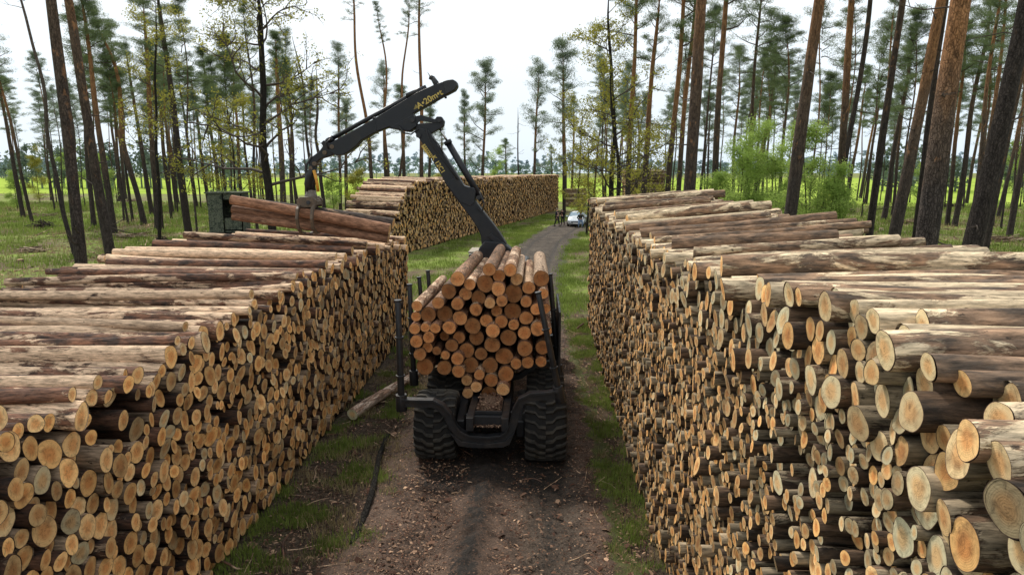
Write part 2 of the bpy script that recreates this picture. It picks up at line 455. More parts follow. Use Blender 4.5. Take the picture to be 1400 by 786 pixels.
# stack left of the track
LX, LY0, LL = -4.5, 3.2, 20.8
def l_rad(s, z, g):
    return g.uniform(.08, .142) if g.random() < .85 else g.uniform(.06, .09)
def l_len(s, z, g): return 5.0 + g.uniform(-.15, .35)
def l_inc(s, z): return R(2.6) * smooth(12, 20, s + LY0) * smooth(2, 3.2, z)
def l_grey(s, z, g): return g.uniform(0, .38) if g.random() < .85 else g.uniform(.5, .9)
ltop = prof([(0, 3.36), (2, 3.42), (5, 3.46), (7, 3.5), (10, 3.54), (14, 3.5), (18.5, 3.44), (20.8, 3.3)])
left = make_stack((LX, LY0, 0), (-.010, 1, 0), (-1, -.010, 0), LL, ltop, l_rad, l_len, l_inc, .038, l_grey, 9, .84)
for L in left:
    if L['top'] and L['s'] > 9 and rng.random() < .18: L['p1'] = L['p1'] + Vector((-.5, 0, 0))

# odd logs riding on the crest of both stacks
def riders(logs, side, P0y, X, top, lenf, n, seed, incf, ymax):
    g = random.Random(seed); d = 1 if side else -1
    for k in range(n):
        ys_ = P0y + (4.2 if side else 1.5); y = ys_ + (ymax - ys_) * (k + g.uniform(.1, .9)) / n; s = y - P0y; r = g.uniform(.062, .118)
        nb = [L for L in logs if L['top'] and abs(L['s'] - s) < .16 and not L.get('rider')]
        if not nb: continue
        z = max(L['p0'].z + L['r0'] for L in nb) + r * .72; a = incf(s, 9) + g.gauss(0, .008); yw = g.gauss(0, .05); ln = lenf(s, 9, g)
        dv = Vector((d * math.cos(a) * math.cos(yw), math.sin(yw), math.sin(a))); p0 = Vector((X - d * g.uniform(-.28, .05), y, z))
        logs.append(dict(p0=p0, p1=p0 + dv * ln, r0=r, r1=r * g.uniform(.8, 1.05), tint=(g.uniform(.8, 1.4), g.uniform(.2, .7), g.uniform(.1, 1.2)), tilt=(g.gauss(0, .1), g.gauss(0, .1)), ph=g.uniform(0, 6.28), wob=.05, s=s, z=z, top=True, bend=g.gauss(0, .02), pith=(0, 0), rider=1))
riders(right, 1, RY0, RX, rtop, r_len, 17, 5, r_inc, 24.5)
riders(left, 0, LY0, LX, ltop, l_len, 20, 6, l_inc, 23.5)

vis = []
def score(L):
    q = proj(L['p0'])
    if q is None: return 0
    x, y, z = q
    if x < -60 or x > 1460 or y < -40 or y > 830: return 0
    d = (Vector(L['p0']) - C0).length
    face = 1 if not L['top'] else 3.2
    return L['r0'] ** 2 / d ** 2 * face * (1.0 if L['top'] else (abs(L['p0'].x) / d))
cand = [(score(L), 0, i) for i, L in enumerate(left)] + [(score(L), 1, i) for i, L in enumerate(right)]
cand.sort(reverse=True)
N_IND = 215
pick = {0: set(), 1: set()}
for s_, k, i in cand[:N_IND]: pick[k].add(i)
_O = 'first second third fourth fifth sixth seventh eighth ninth tenth eleventh twelfth thirteenth fourteenth fifteenth sixteenth seventeenth eighteenth nineteenth'.split()
ORD = list(_O)
for _t, _c in (('twentieth', 'twenty'), ('thirtieth', 'thirty'), ('fortieth', 'forty'), ('fiftieth', 'fifty'), ('sixtieth', 'sixty'), ('seventieth', 'seventy'), ('eightieth', 'eighty'), ('ninetieth', 'ninety')):
    ORD.append(_t); ORD += [_c + '-' + q for q in _O[:9]]
def tone(L):
    g = L['tint'][1]
    return 'greyish green' if g > .6 else ('warm orange' if g < .25 else 'pale tan')
used_labels = {}
for k, (logs, side, bark) in enumerate(((left, 'left', M_BARK), (right, 'right', M_BARKR))):
    tp = sorted([i for i in pick[k] if logs[i]['top']], key=lambda i: logs[i]['p0'].y)
    rank = {i: n for n, i in enumerate(tp)}
    for i in sorted(pick[k]):
        L = logs[i]
        o = logs_object('pine_log', [L], bark, 26, 6, None, L['p0'])
        y = L['p0'].y
        if L['top']:
            n = rank[i]
            where = f"{ORD[n]} from its near end"
            lab = f"long log on top of the {side} stack, {where}"
            grp = f"logs lying on top of the {side} stack"
        else:
            size = 'fat' if L['r0'] > .105 else ('middling' if L['r0'] > .075 else 'slim')
            lvl = 'upper' if L['z'] > (3.3 if k else 2.4) else ('middle' if L['z'] > (2 if k else 1.2) else 'low')
            lab = f"{size} {tone(L)} sawn log end in the {lvl} rows of the {side} stack"
            grp = f"{size} {tone(L)} log ends, {lvl} rows of the {side} stack"
        tag(o, lab, 'log', grp)
    rest = [L for i, L in enumerate(logs) if i not in pick[k]]
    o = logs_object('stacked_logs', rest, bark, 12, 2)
    tag(o, ('countless round log ends filling the long stack left of the track' if k == 0 else 'countless small round log ends filling the tall stack right of the track'), 'log stack', None, 'stuff')

# long curved stack beyond, on the left bank of the track
FP0 = Vector((-9.9, 45.2, 0)); FP1 = Vector((2.55, 103.5, 0)); fu = (FP1 - FP0).normalized(); fl = (FP1 - FP0).length
fn = Vector((-fu.y, fu.x, 0))
far = make_stack(FP0, fu, fn, fl, prof([(0, 1.6), (1.0, 2.7), (2.2, 3.9), (4.5, 4.9), (8, 5.1), (fl, 5.15)]),
                 lambda s, z, g: g.uniform(.085, .15), lambda s, z, g: 3.6 + g.uniform(-.3, .4), lambda s, z: R(2.0) if s < 12 else 0, .07,
                 lambda s, z, g: g.uniform(0, .6), 21, .80)
# its ramped near end is made of logs one can tell apart: the sloping top row
fr = [L for L in far if L['top'] and L['s'] < 7]
fr = sorted(fr, key=lambda L: L['s'])[:22]
ids = set(id(L) for L in fr)
for n, L in enumerate(fr):
    o = logs_object('pine_log', [L], M_BARK, 12, 3, None, L['p0'])
    tag(o, 'thin log lying on the sloping near end of the distant curved stack', 'log', 'logs on the sloping end of the distant stack')
o = logs_object('stacked_logs', [L for L in far if id(L) not in ids], M_BARK, 8, 1)
tag(o, 'long curved distant stack of thin logs left of the far track', 'log stack', None, 'stuff')

# two small stacks far back, seen from the side
def side_stack(cx, cy, w, h, dep, seed, lab, rz):
    rg = random.Random(seed); LL_ = []
    P, r = pack(dep, lambda s: h, lambda s, z, g: g.uniform(.10, .17), .80, 40, seed)
    c, s_ = math.cos(rz), math.sin(rz)
    for (a, z), q in zip(P, r):
        j = rg.uniform(-.15, .15)
        def W(lx, ly): return Vector((cx + lx * c - ly * s_, cy + lx * s_ + ly * c, z))
        LL_.append(dict(p0=W(w / 2 + j, a), p1=W(-w / 2 + j, a), r0=q, r1=q * .9, tint=(rg.uniform(.8, 1.2), rg.uniform(.2, .8), rg.random()), ph=rg.uniform(0, 6), wob=.03))
    o = logs_object('stacked_logs', LL_, M_BARKR, 10, 1)
    tag(o, lab, 'log stack', None, 'stuff')
g1 = gnd(787, 283); side_stack(g1.x - .2, g1.y, 3.3, 2.9, 2.5, 31, 'low distant pile of logs seen side-on behind the parked car', -.15)
g2 = gnd(880, 268, 0); g2 = atY(884, 262, 95); side_stack(g2.x, 95, 5.0, 5.9, 4, 33, 'tall distant pile of logs seen side-on behind the right stack', .1)
# ---------------------------------------------------------------- ground
def m_ground():
    t = NT('forest_floor'); p = t.pos()
    n1 = t.noise(p, .16, 5, .62, .6); n2 = t.noise(p, 1.3, 5, .65); n3 = t.noise(p, 14, 4, .7); n4 = t.noise(p, 60, 3, .7)
    litter = t.mix(t.ramp(n3, [(.3, 0), (.7, 1)]), (.075, .052, .034), (.22, .165, .105))
    green = t.mix(t.ramp(n3, [(.3, 0), (.7, 1)]), (.12, .18, .03), (.30, .39, .08))
    f = t.math('ADD', t.math('MULTIPLY', n1, .6), t.math('MULTIPLY', n2, .4))
    c = t.mix(t.ramp(f, [(.43, 0), (.56, 1)]), green, litter)
    c = t.mix(1.0, c, t.ramp(n4, [(.3, .6), (.7, 1.3)]), 'MULTIPLY')
    ps = t.sep(p); dx = t.math('ABSOLUTE', t.math('ADD', ps[0], t.math('ADD', 1.2, t.math('ADD', t.math('MULTIPLY', t.math('SUBTRACT', n2, .5), 1.6), t.math('MULTIPLY', t.math('SUBTRACT', n4, .5), 1.8)))))
    mk = t.math('MULTIPLY', t.ramp(t.math('MULTIPLY', dx, .1), [(.40, 1), (.60, 0)]), t.ramp(t.math('MULTIPLY', ps[1], .02), [(.46, 1), (.60, 0)]))
    dark = t.mix(t.ramp(n3, [(.32, 0), (.55, .5), (.72, 1)]), (.028, .021, .016), (.17, .125, .09)); dark = t.mix(1.0, dark, t.ramp(n4, [(.3, .5), (.7, 1.5)]), 'MULTIPLY')
    dark = t.mix(t.ramp(n2, [(.56, 0), (.66, .55)]), dark, (.07, .10, .025))
    c = t.mix(mk, c, dark)
    t.bsdf(c, .95, t.bump(t.math('ADD', n3, n4), .8, .05), spec=.1); return t.m
def m_field():
    t = NT('crop_field'); p = t.pos()
    n1 = t.noise(t.map(p, (.4, .05, 1)), .25, 4, .6); n2 = t.noise(t.map(p, (1, .25, 1)), 1.6, 4, .7)
    c = t.mix(t.ramp(n1, [(.35, 0), (.65, 1)]), (.24, .34, .055), (.34, .43, .085))
    c = t.mix(1.0, c, t.ramp(n2, [(.3, .8), (.7, 1.15)]), 'MULTIPLY')
    t.bsdf(c, 1, None, spec=.0); return t.m
def m_track():
    t = NT('track_dirt'); p = t.pos(); a = t.sep(t.attr('tint'))
    n2 = t.noise(p, 1.1, 5, .68, .5); n3 = t.noise(p, 9, 5, .72); n4 = t.noise(p, 46, 4, .75)
    near = t.mix(t.ramp(n2, [(.35, 0), (.65, 1)]), (.040, .027, .020), (.135, .090, .066))
    farc = t.mix(t.ramp(n2, [(.35, 0), (.65, 1)]), (.030, .024, .019), (.105, .084, .064))
    c = t.mix(a[0], near, farc)
    c = t.mix(1.0, c, t.ramp(n4, [(.28, .35), (.5, 1.0), (.72, 2.0)]), 'MULTIPLY')
    c = t.mix(1.0, c, t.ramp(n3, [(.32, .45), (.66, 1.45)]), 'MULTIPLY')
    wet_shade = t.math('ADD', a[1], t.math('ADD', t.math('MULTIPLY', t.math('SUBTRACT', n3, .5), 2.6), t.math('ADD', t.math('MULTIPLY', t.math('SUBTRACT', n2, .5), 1.6), t.math('MULTIPLY', t.math('SUBTRACT', n4, .5), 1.8))))
    c = t.mix(t.ramp(wet_shade, [(.47, 0), (.56, .92)]), c, (.010, .0095, .0085))
    # bark crumbs
    vo = t.n('ShaderNodeTexVoronoi', feature='F1'); vo.inputs['Scale'].default_value = 26
    t.l(t.map(t.mix(.25, p, t.n('ShaderNodeTexNoise').outputs[1]), (1, 1.7, 1)), vo.inputs['Vector'])
    vs = t.sep(vo.outputs['Color'])
    msk = t.math('MULTIPLY', t.ramp(vo.outputs['Distance'], [(.28, 1), (.36, 0)]), t.ramp(vs[0], [(.55, 0), (.6, 1)]))
    msk = t.math('MULTIPLY', msk, t.ramp(t.math('SUBTRACT', 1, a[0]), [(.2, .15), (.8, .9)]))
    msk = t.math('MULTIPLY', msk, t.ramp(a[1], [(.3, 1), (.6, .25)]))
    chip = t.mix(vs[1], (.17, .075, .045), (.36, .22, .14))
    c = t.mix(msk, c, chip)
    gr = t.math('ADD', a[2], t.math('MULTIPLY', t.math('SUBTRACT', n3, .5), .6))
    c = t.mix(t.ramp(gr, [(.45, 0), (.62, .8)]), c, (.075, .095, .025))
    rg = t.ramp(wet_shade, [(.35, .95), (.6, .78)])
    h = t.math('ADD', t.math('MULTIPLY', n4, .6), n3); h = t.math('ADD', h, t.math('MULTIPLY', msk, .4))
    t.bsdf(c, rg, t.bump(h, 1.0, .035), spec=.25); return t.m
M_GROUND, M_FIELD, M_TRACK = m_ground(), m_field(), m_track()

bm = bmesh.new()
xs = [-2500, -900, -300, -120] + list(range(-80, 81, 4)) + [120, 300, 900, 2500]
ys = [-200, -40] + list(range(-20, 161, 4)) + [200, 300, 600, 1200, 3000]
def gz(x, y):
    c = smooth(6, 16, abs(x + 1.5)) if y < 110 else 1
    return -.03 + .16 * c * noise.noise(Vector((x * .07, y * .07, 3.3))) * (1 - smooth(100, 140, y)) + (0 if abs(x) > 10 else -.02)
grid = [[bm.verts.new((x, y, gz(x, y))) for x in xs] for y in ys]
for j in range(len(ys) - 1):
    for i in range(len(xs) - 1):
        f = bm.faces.new([grid[j][i], grid[j][i + 1], grid[j + 1][i + 1], grid[j + 1][i]]); f.smooth = True
me = bpy.data.meshes.new('ground'); bm.to_mesh(me); bm.free(); me.materials.append(M_GROUND)
tag(link('ground', me), kind='structure')

# bright crop field behind the wood: ragged near edge
bm = bmesh.new(); row0 = []; row1 = []; row2 = []
for i in range(121):
    x = -900 + 15 * i
    a = np.interp(x, [-900, -100, -40, 0, 20, 60, 900], [190, 175, 165, 135, 118, 116, 150]) + 3 * noise.noise(Vector((x * .05, 0, 0)))
    row0.append(bm.verts.new((x * .22 if abs(x) < 1 else x, a, -.02))); row1.append(bm.verts.new((x, a + 6, .12))); row2.append(bm.verts.new((x, 640, .12)))
for i in range(120):
    bm.faces.new([row0[i], row0[i + 1], row1[i + 1], row1[i]]); bm.faces.new([row1[i], row1[i + 1], row2[i + 1], row2[i]])
me = bpy.data.meshes.new('crop_field'); bm.to_mesh(me); bm.free(); me.materials.append(M_FIELD)
tag(link('field', me), kind='structure')

# the rutted track
def cx(y): return float(np.interp(y, [0, 15, 30, 42, 55, 70, 90, 130], [-.85, -.85, -.9, -.55, .35, 2.6, 7.5, 22]))
def hw(y): return float(np.interp(y, [0, 10, 20, 30, 45, 70, 130], [2.15, 2.1, 1.95, 1.8, 1.9, 2.2, 2.2]))
yy = [2.5]
while yy[-1] < 120: yy.append(yy[-1] + (.055 if yy[-1] < 16 else .10 if yy[-1] < 20 else .22 if yy[-1] < 45 else .8))
NX = 76; V = []; TI = []
for y in yy:
    c, w = cx(y), hw(y)
    for i in range(NX + 1):
        t = i / NX * 2 - 1; x = c + t * w * 1.25
        e = abs(t) * 1.25 + .16 * noise.noise(Vector((x * 1.7, y * 1.3, 7))) + .10 * noise.noise(Vector((x * 6, y * 5, 17)))
        n = noise.noise(Vector((x * 1.3, y * 1.0, 0))) * .035 + noise.noise(Vector((x * 6, y * 5, 4))) * .03
        rel = x - c
        rut = -.035 * math.exp(-((rel + .95) / .38) ** 2) - .06 * math.exp(-((rel - 1.05) / .38) ** 2)
        if y < 14: rut += .055 * math.exp(-((rel + .15) / .22) ** 2) * (1 + 1.8 * noise.noise(Vector((x * 5, y * 4, 8)))) + (.03 if rel > -.4 and rel < .1 and (y * 4.2 + abs(rel + .15) * 3) % 1 < .5 else 0)
        for cc_, ww_ in ((-.95, .36), (1.05, .38)):
            if abs(rel - cc_) < ww_ and y < 19:
                ph_ = (y * 4.6 + abs(rel - cc_) * 2.2 * 1.6 + .6 * noise.noise(Vector((x, y, 5)))) % 1
                rut -= (.022 if ph_ < .45 else 0) * (.5 + .8 * abs(noise.noise(Vector((x * 1.5, y * .8, 31)))) * 2)
        z = .06 + n + rut
        z = z * (1 - smooth(.85, 1.2, e)) + (-.09) * smooth(.85, 1.25, e)
        V.append((x, y, z))
        fr_ = smooth(17, 30, y) ; fr_ = max(fr_, .75 * smooth(.2, .9, rel) * (1 - smooth(1.4, 1.8, rel)))
        wet_shade = 0
        if y < 17:
            mid = -.18 + .12 * noise.noise(Vector((0, y * .6, 2)))
            wet_shade = math.exp(-((rel - mid) / .24) ** 2) * .66
            wet_shade = max(wet_shade, .75 * (smooth(10.5, 12.0, y)) * (1 - smooth(1.1, 1.7, abs(rel))))  # shade under the machine painted into the ground colour
        wet_shade = max(wet_shade, .45 * math.exp(-((rel - 1.0) / .22) ** 2) * (1 if y < 26 else 1.1), .42 * math.exp(-((rel + .95) / .22) ** 2) * (1.15 if y > 18 else .6))
        gr = .75 * smooth(.72, 1.05, e) + .25 * noise.noise(Vector((x * .9, y * .5, 1)))
        if y > 20: gr = max(gr, .35 * math.exp(-(rel / .3) ** 2))
        if y < 16 and rel < 0: gr *= .55
        TI.append((fr_, wet_shade, gr))
Q = []
for j in range(len(yy) - 1):
    for i in range(NX):
        a = j * (NX + 1) + i; Q.append((a, a + 1, a + NX + 2, a + NX + 1))
me = np_mesh('track', V, Q, None, mats=(M_TRACK,), attrs={'tint': TI})
tag(link('dirt_track', me), kind='structure')

# ---------------------------------------------------------------- grass, leaves, chips
def blades(name, pts, mat, h0, h1, w, per, spread, lab, cat, droop=.5, seed=1):
    g = np.random.RandomState(seed); pts = np.asarray(pts, float); n = len(pts) * per
    base = np.repeat(pts[:, :3], per, 0); sc_ = np.repeat(pts[:, 3], per)
    base = base + np.stack([g.normal(0, spread, n) * sc_, g.normal(0, spread, n) * sc_, np.zeros(n)], 1)
    a = g.uniform(0, 6.283, n); hh = g.uniform(h0, h1, n) * sc_; ww = w * sc_ * g.uniform(.6, 1.3, n)
    dx = np.stack([np.cos(a), np.sin(a), np.zeros(n)], 1); sx = np.stack([-np.sin(a), np.cos(a), np.zeros(n)], 1)
    dr = g.uniform(.1, droop, n)[:, None] * hh[:, None]
    up = np.array([0, 0, 1.])
    v0 = base - sx * ww[:, None]; v1 = base + sx * ww[:, None]
    m = base + up * (hh * .6)[:, None] + dx * dr * .4
    v2 = m + sx * (ww * .7)[:, None]; v3 = m - sx * (ww * .7)[:, None]
    v4 = base + up * (hh * .95)[:, None] + dx * dr
    V = np.stack([v0, v1, v2, v3, v4], 1).reshape(-1, 3); k = np.arange(n) * 5
    Q = np.stack([k, k + 1, k + 2, k + 3], 1); T = np.stack([k + 3, k + 2, k + 4], 1)
    o = link(name, np_mesh(name, V, Q, T, mats=(mat,), smooth_q=False))
    return tag(o, lab, cat, None, 'stuff')
def clump_noise(x, y, s=.6, o=0): return noise.noise(Vector((x * s, y * s, o)))
pts = []; dry = []
while len(pts) < 1700:   # left verge
    y = rng.uniform(5.5, 26); x = rng.uniform(-4.6, -2.45)
    d = 1.3 * clump_noise(x, y, 1.3) + .35 - .45 * smooth(-3.4, -2.7, x) - .25 * smooth(8, 6, y)
    if y > 13.5: d -= .15
    d -= .22
    if d > .12 + rng.random() * .3: pts.append((x, y, 0, rng.uniform(.4, 1.3)))
    if rng.random() < .16 and clump_noise(x, y, .8, 5) > .0: dry.append((x, y, 0, rng.uniform(.5, 1.1)))
while len(pts) < 3300:   # right strip
    y = rng.uniform(5, 26); x = rng.uniform(.95, 1.85)
    d = 1.3 * clump_noise(x, y, 1.2, 9) + .05 + .35 * smooth(1.1, 1.75, x) - .22 * smooth(13, 9, y)
    if d > .05 + rng.random() * .4: pts.append((x, y, 0, rng.uniform(.5, 1.1)))
    if rng.random() < .1: dry.append((x, y, 0, rng.uniform(.4, .9)))
blades('verge_grass', pts, M_GRASS, .04, .15, .005, 16, .07, 'fresh green grass tufts along the foot of both stacks', 'grass')
blades('dry_grass', dry, M_STRAW, .06, .2, .004, 16, .08, 'dry straw coloured grass on the left verge', 'grass', .9, 5)
pts = []
while len(pts) < 9000:
    y = 24 + 66 * rng.random() ** 1.3; c = cx(y); side = rng.choice((-1, 1))
    x = c + side * (hw(y) * rng.uniform(.86, 1.0) + rng.random() ** 1.5 * (7 if y < 45 else 6))
    if side < 0 and y > 45 and (Vector((x, y, 0)) - FP0).cross(fu).z < .3: continue
    if clump_noise(x, y, .35, 4) + .3 > rng.random() * .4: pts.append((x, y, -.01, rng.uniform(.8, 1.5)))
blades('bank_grass', pts, M_GRASS, .06, .20, .013, 8, .16, 'green grass banks beside the far track', 'grass', seed=3)
pts = []; dry = []
while len(pts) < 15000:
    y = 12 + 110 * rng.random() ** 1.2
    if rng.random() < .62: x = -9.8 - rng.random() ** .9 * (20 + y * .75)
    else: x = 4.6 + rng.random() * (12 + y * .75)
    if x < -9.8 and y > 44 and x > -18 and y < 60: pass
    q = proj((x, y, 0))
    if q is None or q[0] < -80 or q[0] > 1480: continue
    if clump_noise(x, y, .16, 2) > rng.uniform(-.32, .12): pts.append((x, y, -.02, rng.uniform(.8, 1.4) * (1 + y / 90)))
    elif rng.random() < .3: dry.append((x, y, -.02, rng.uniform(.8, 1.3) * (1 + y / 90)))
blades('forest_grass', pts, M_GRASS, .08, .26, .016, 7, .22, 'green grass and low plants on the forest floor', 'grass', seed=4)
blades('dry_forest_grass', dry, M_STRAW, .08, .26, .014, 7, .22, 'dry pale grass among the trees', 'grass', .9, 6)

def chips(name, pts, mat, lmin, lmax, lab, cat, seed):
    g = np.random.RandomState(seed); P = np.asarray(pts, float); n = len(P)
    a = g.uniform(0, 6.283, n); l = g.uniform(lmin, lmax, n) * P[:, 3]; w = l * g.uniform(.15, .5, n)
    dx = np.stack([np.cos(a), np.sin(a), g.normal(0, .22, n)], 1) * l[:, None] * .5
    sx = np.stack([-np.sin(a), np.cos(a), g.normal(0, .3, n)], 1) * w[:, None] * .5
    b = P[:, :3] + np.array([0, 0, .012]); bow = np.array([0, 0, 1.]) * (l * .12)[:, None]
    V = np.stack([b - dx - sx, b - dx * .2 - sx * 1.3 + bow, b + dx * .9 - sx * .6, b + dx + sx * .5, b + dx * .1 + sx * 1.2 + bow, b - dx + sx], 1).reshape(-1, 3)
    k = np.arange(n) * 6
    Q = np.concatenate([np.stack([k, k + 1, k + 4, k + 5], 1), np.stack([k + 1, k + 2, k + 3, k + 4], 1)])
    TI = np.repeat(np.stack([g.uniform(.5, 1.3, n), g.uniform(0, 1, n), g.uniform(0, 1, n)], 1), 6, 0)
    o = link(name, np_mesh(name, V, Q, None, mats=(mat,), smooth_q=False, attrs={'tint': TI})); return tag(o, lab, cat, None, 'stuff')
t = NT('bark_chip'); a = t.sep(t.attr('tint'))
c = t.mix(t.ramp(a[1], [(.3, 0), (.65, .35), (.97, 1)]), (.085, .042, .028), (.40, .26, .17)); c = t.mix(1.0, c, t.comb(a[0], a[0], a[0]), 'MULTIPLY'); t.bsdf(c, .9, None, spec=.15); M_CHIP = t.m
def track_z(x, y):
    return .045 + noise.noise(Vector((x * 1.3, y * 1.0, 0))) * .035
pts = []
while len(pts) < 42000:
    y = 5 + 22 * rng.random() ** 1.5; x = rng.uniform(-4.4, 1.7)
    rel = x + .85
    if abs(rel + .18) < .24 and rng.random() < .8: continue
    if .6 < rel < 1.5 and rng.random() < .6: continue
    z = track_z(x, y) if abs(rel) < 1.9 else 0
    pts.append((x, y, z, rng.choice((.5, .7, 1, 1, 1.3, 1.9)) if rng.random() < .07 else rng.uniform(.35, .9)))
chips('bark_debris', pts, M_CHIP, .03, .085, 'bark chips and splinters scattered over the track', 'bark debris', 2)
pts = []
while len(pts) < 5000:
    y = 22 + 60 * rng.random(); x = rng.uniform(-45, -10) if rng.random() < .6 else rng.uniform(5, 50)
    pts.append((x, y, 0.0, rng.uniform(1, 3.5)))
chips('forest_litter', pts, M_CHIP, .06, .16, 'dead twigs and bark pieces littering the forest floor', 'forest litter', 8)

# single sticks and poles lying about
def pole(p0, p1, r, lab, bark=M_BARK, tint=(1, .5, .3), grp=None, name='fallen_branch', cat='branch'):
    o = logs_object(name, [dict(p0=Vector(p0), p1=Vector(p1), r0=r, r1=r * .75, tint=tint, ph=rng.uniform(0, 6), wob=.06, bend=.06 if bark is M_TRUNKO else .03)], bark, 14, 14, None, p0, M_TRUNKO if bark is M_TRUNKO else None)
    return tag(o, lab, cat, grp)
a_, b_ = gnd(482, 574), gnd(566, 524)
pole((a_.x, a_.y, .13), (b_.x, b_.y + .5, .12), .13, 'pale pinkish log lying on the ground beside the loaded vehicle', m_bark('pine_bark_peeled', (.20, .13, .09), (.36, .22, .15), (.60, .46, .36), .42), (1.1, 1.0, .3), None, 'fallen_log', 'log')
a_, b_ = gnd(484, 745), gnd(531, 596)
pole((a_.x, a_.y, .0), (b_.x, b_.y, .02), .06, 'dark groove along the left edge of the track, formed by a half-buried pole', M_TRUNKO, (.6, .1, 0))  # pole added to stand in for a dark groove in the ground
for (x1, y1, x2, y2, r, l) in ((290, 770, 330, 782, .02, 'short dry stick near the foot of the left stack'), (385, 770, 392, 735, .018, 'thin pale stick standing out of the left verge'),
        (945, 425, 965, 440, .03, 'broken pale branch piece')):
    if x1 > 900: continue
    a_, b_ = gnd(x1, y1), gnd(x2, y2); pole((a_.x, a_.y, .03), (b_.x, b_.y, .05), r, l, M_BARK, (1, .9, .3))
a_ = gnd(789, 452); pole((a_.x, a_.y, .05), (a_.x + .25, a_.y + .2, .22), .035, 'short broken branch sticking out of the grass right of the vehicle', M_BARK, (1, .9, .2))
a_ = gnd(722, 660); pole((a_.x - .1, a_.y, .07), (a_.x + .25, a_.y - .1, .08), .012, 'pale splinter on the track behind the right rear wheel', M_BARK, (1.2, 1, .3))

# twigs and sticks strewn about, too many to count
def twigs(name, gen, n, rmin, rmax, lmin, lmax, lab, seed):
    g = random.Random(seed); L_ = []
    while len(L_) < n:
        p = gen(g)
        if p is None: continue
        x, y, z = p; a = g.uniform(0, 3.14); l = g.uniform(lmin, lmax); r = g.uniform(rmin, rmax); d = Vector((math.cos(a), math.sin(a), g.gauss(0, .10))) * l / 2; c = Vector((x, y, z + r + abs(d.z)))
        L_.append(dict(p0=c - d, p1=c + d, r0=r, r1=r * .4, tint=(g.uniform(.5, 1.3), g.uniform(.2, .8), g.random()), ph=g.uniform(0, 6), bend=g.gauss(0, .03)))
    return tag(logs_object(name, L_, M_BARK, 5, 3), lab, 'twigs', None, 'stuff')
def _g1(g):
    y = g.uniform(6, 26); x = g.uniform(-4.5, 1.7)
    if -2.0 < x < .4 and g.random() < .7: return None
    return (x, y, .04 if -2.6 < x < 1 else 0)
twigs('verge_twigs', _g1, 420, .004, .013, .12, .55, 'small twigs strewn over the verges and track edges', 41)
def _g2(g):
    y = g.uniform(24, 85); x = g.uniform(-11 - y * .7, -11) if g.random() < .55 else g.uniform(5, 6 + y * .75)
    return (x, y, 0)
twigs('forest_twigs', _g2, 900, .015, .045, .5, 2.2, 'fallen sticks strewn over the forest floor', 42)
# ---------------------------------------------------------------- forwarder with crane
YB = 13.5
FX = -.97                                   # centre line of the machine
fw = empty('forwarder', (FX, 15.5, 0), 0, 'black forestry forwarder carrying a load of logs, its crane raised over the left stack', 'forwarder')
fwl = Vector(fw.location)
def fpart(mb, name, mat, bevel=0, parent=None):
    """verts are written in world space; shift to the parent's frame"""
    for v in mb.bm.verts: v.co -= fwl
    return mb.build(name, mat, parent or fw, bevel)
# frame: two long beams, cross members, tray
m = MB()
for sx in (-.33, .33): m.box((FX + sx, 15.2, .93), (.14, 5.9, .26))
for y in (12.5, 13.6, 15.0, 16.6, 17.9): m.box((FX, y, .93), (.56, .14, .2))
m.box((FX, 15.3, .80), (.60, 5.5, .02)); 
fpart(m, 'chassis_frame', M_STEEL, .012)
m = MB(); m.box((FX, 13.0, 1.03), (.50, .95, .03)); m.box((FX, 12.54, 1.05), (.52, .03, .10)); fpart(m, 'chip_tray', M_STEEL, .006)
# pile of bark in the tray
m = MB(); g = []
for j in range(13):
    row = []
    for i in range(13):
        u, v = i / 12 - .5, j / 12 - .5
        z = 1.045 + .13 * max(0, 1 - (2 * abs(u)) ** 2.5) * max(0, 1 - (2 * abs(v)) ** 3) + noise.noise(Vector((u * 9, v * 12, 1))) * .03
        row.append(m.bm.verts.new((FX + u * .48, 13.03 + v * .9, z)))
    g.append(row)
for j in range(12):
    for i in range(12): m.bm.faces.new([g[j][i], g[j][i + 1], g[j + 1][i + 1], g[j + 1][i]])
t = NT('bark_crumbs'); n = t.noise(t.pos(), 38, 5, .75); n2 = t.noise(t.pos(), 90, 3, .7)
c = t.ramp(n, [(.3, (.05, .03, .02)), (.5, (.20, .12, .08)), (.66, (.42, .28, .18))]); t.bsdf(c, .95, t.bump(t.math('ADD', n, n2), 1, .05)); M_CRUMB = t.m
ob = fpart(m, 'bark_pile', M_CRUMB)
pts = [(FX + rng.uniform(-.22, .22), 13.03 + rng.uniform(-.42, .42), 1.1 + rng.uniform(-.02, .05), rng.uniform(.5, 1.1)) for _ in range(700)]
pts += [(FX + rng.uniform(-.33, .33), 12.32 + rng.uniform(-.05, .10), .86, rng.uniform(.3, .7)) for _ in range(160)]
ch = chips('bark_chip_heap', [(p[0] - fwl.x, p[1] - fwl.y, p[2], p[3]) for p in pts], M_CHIP, .03, .10, None, None, 14); ch.parent = fw; ch['kind'] = 'stuff'

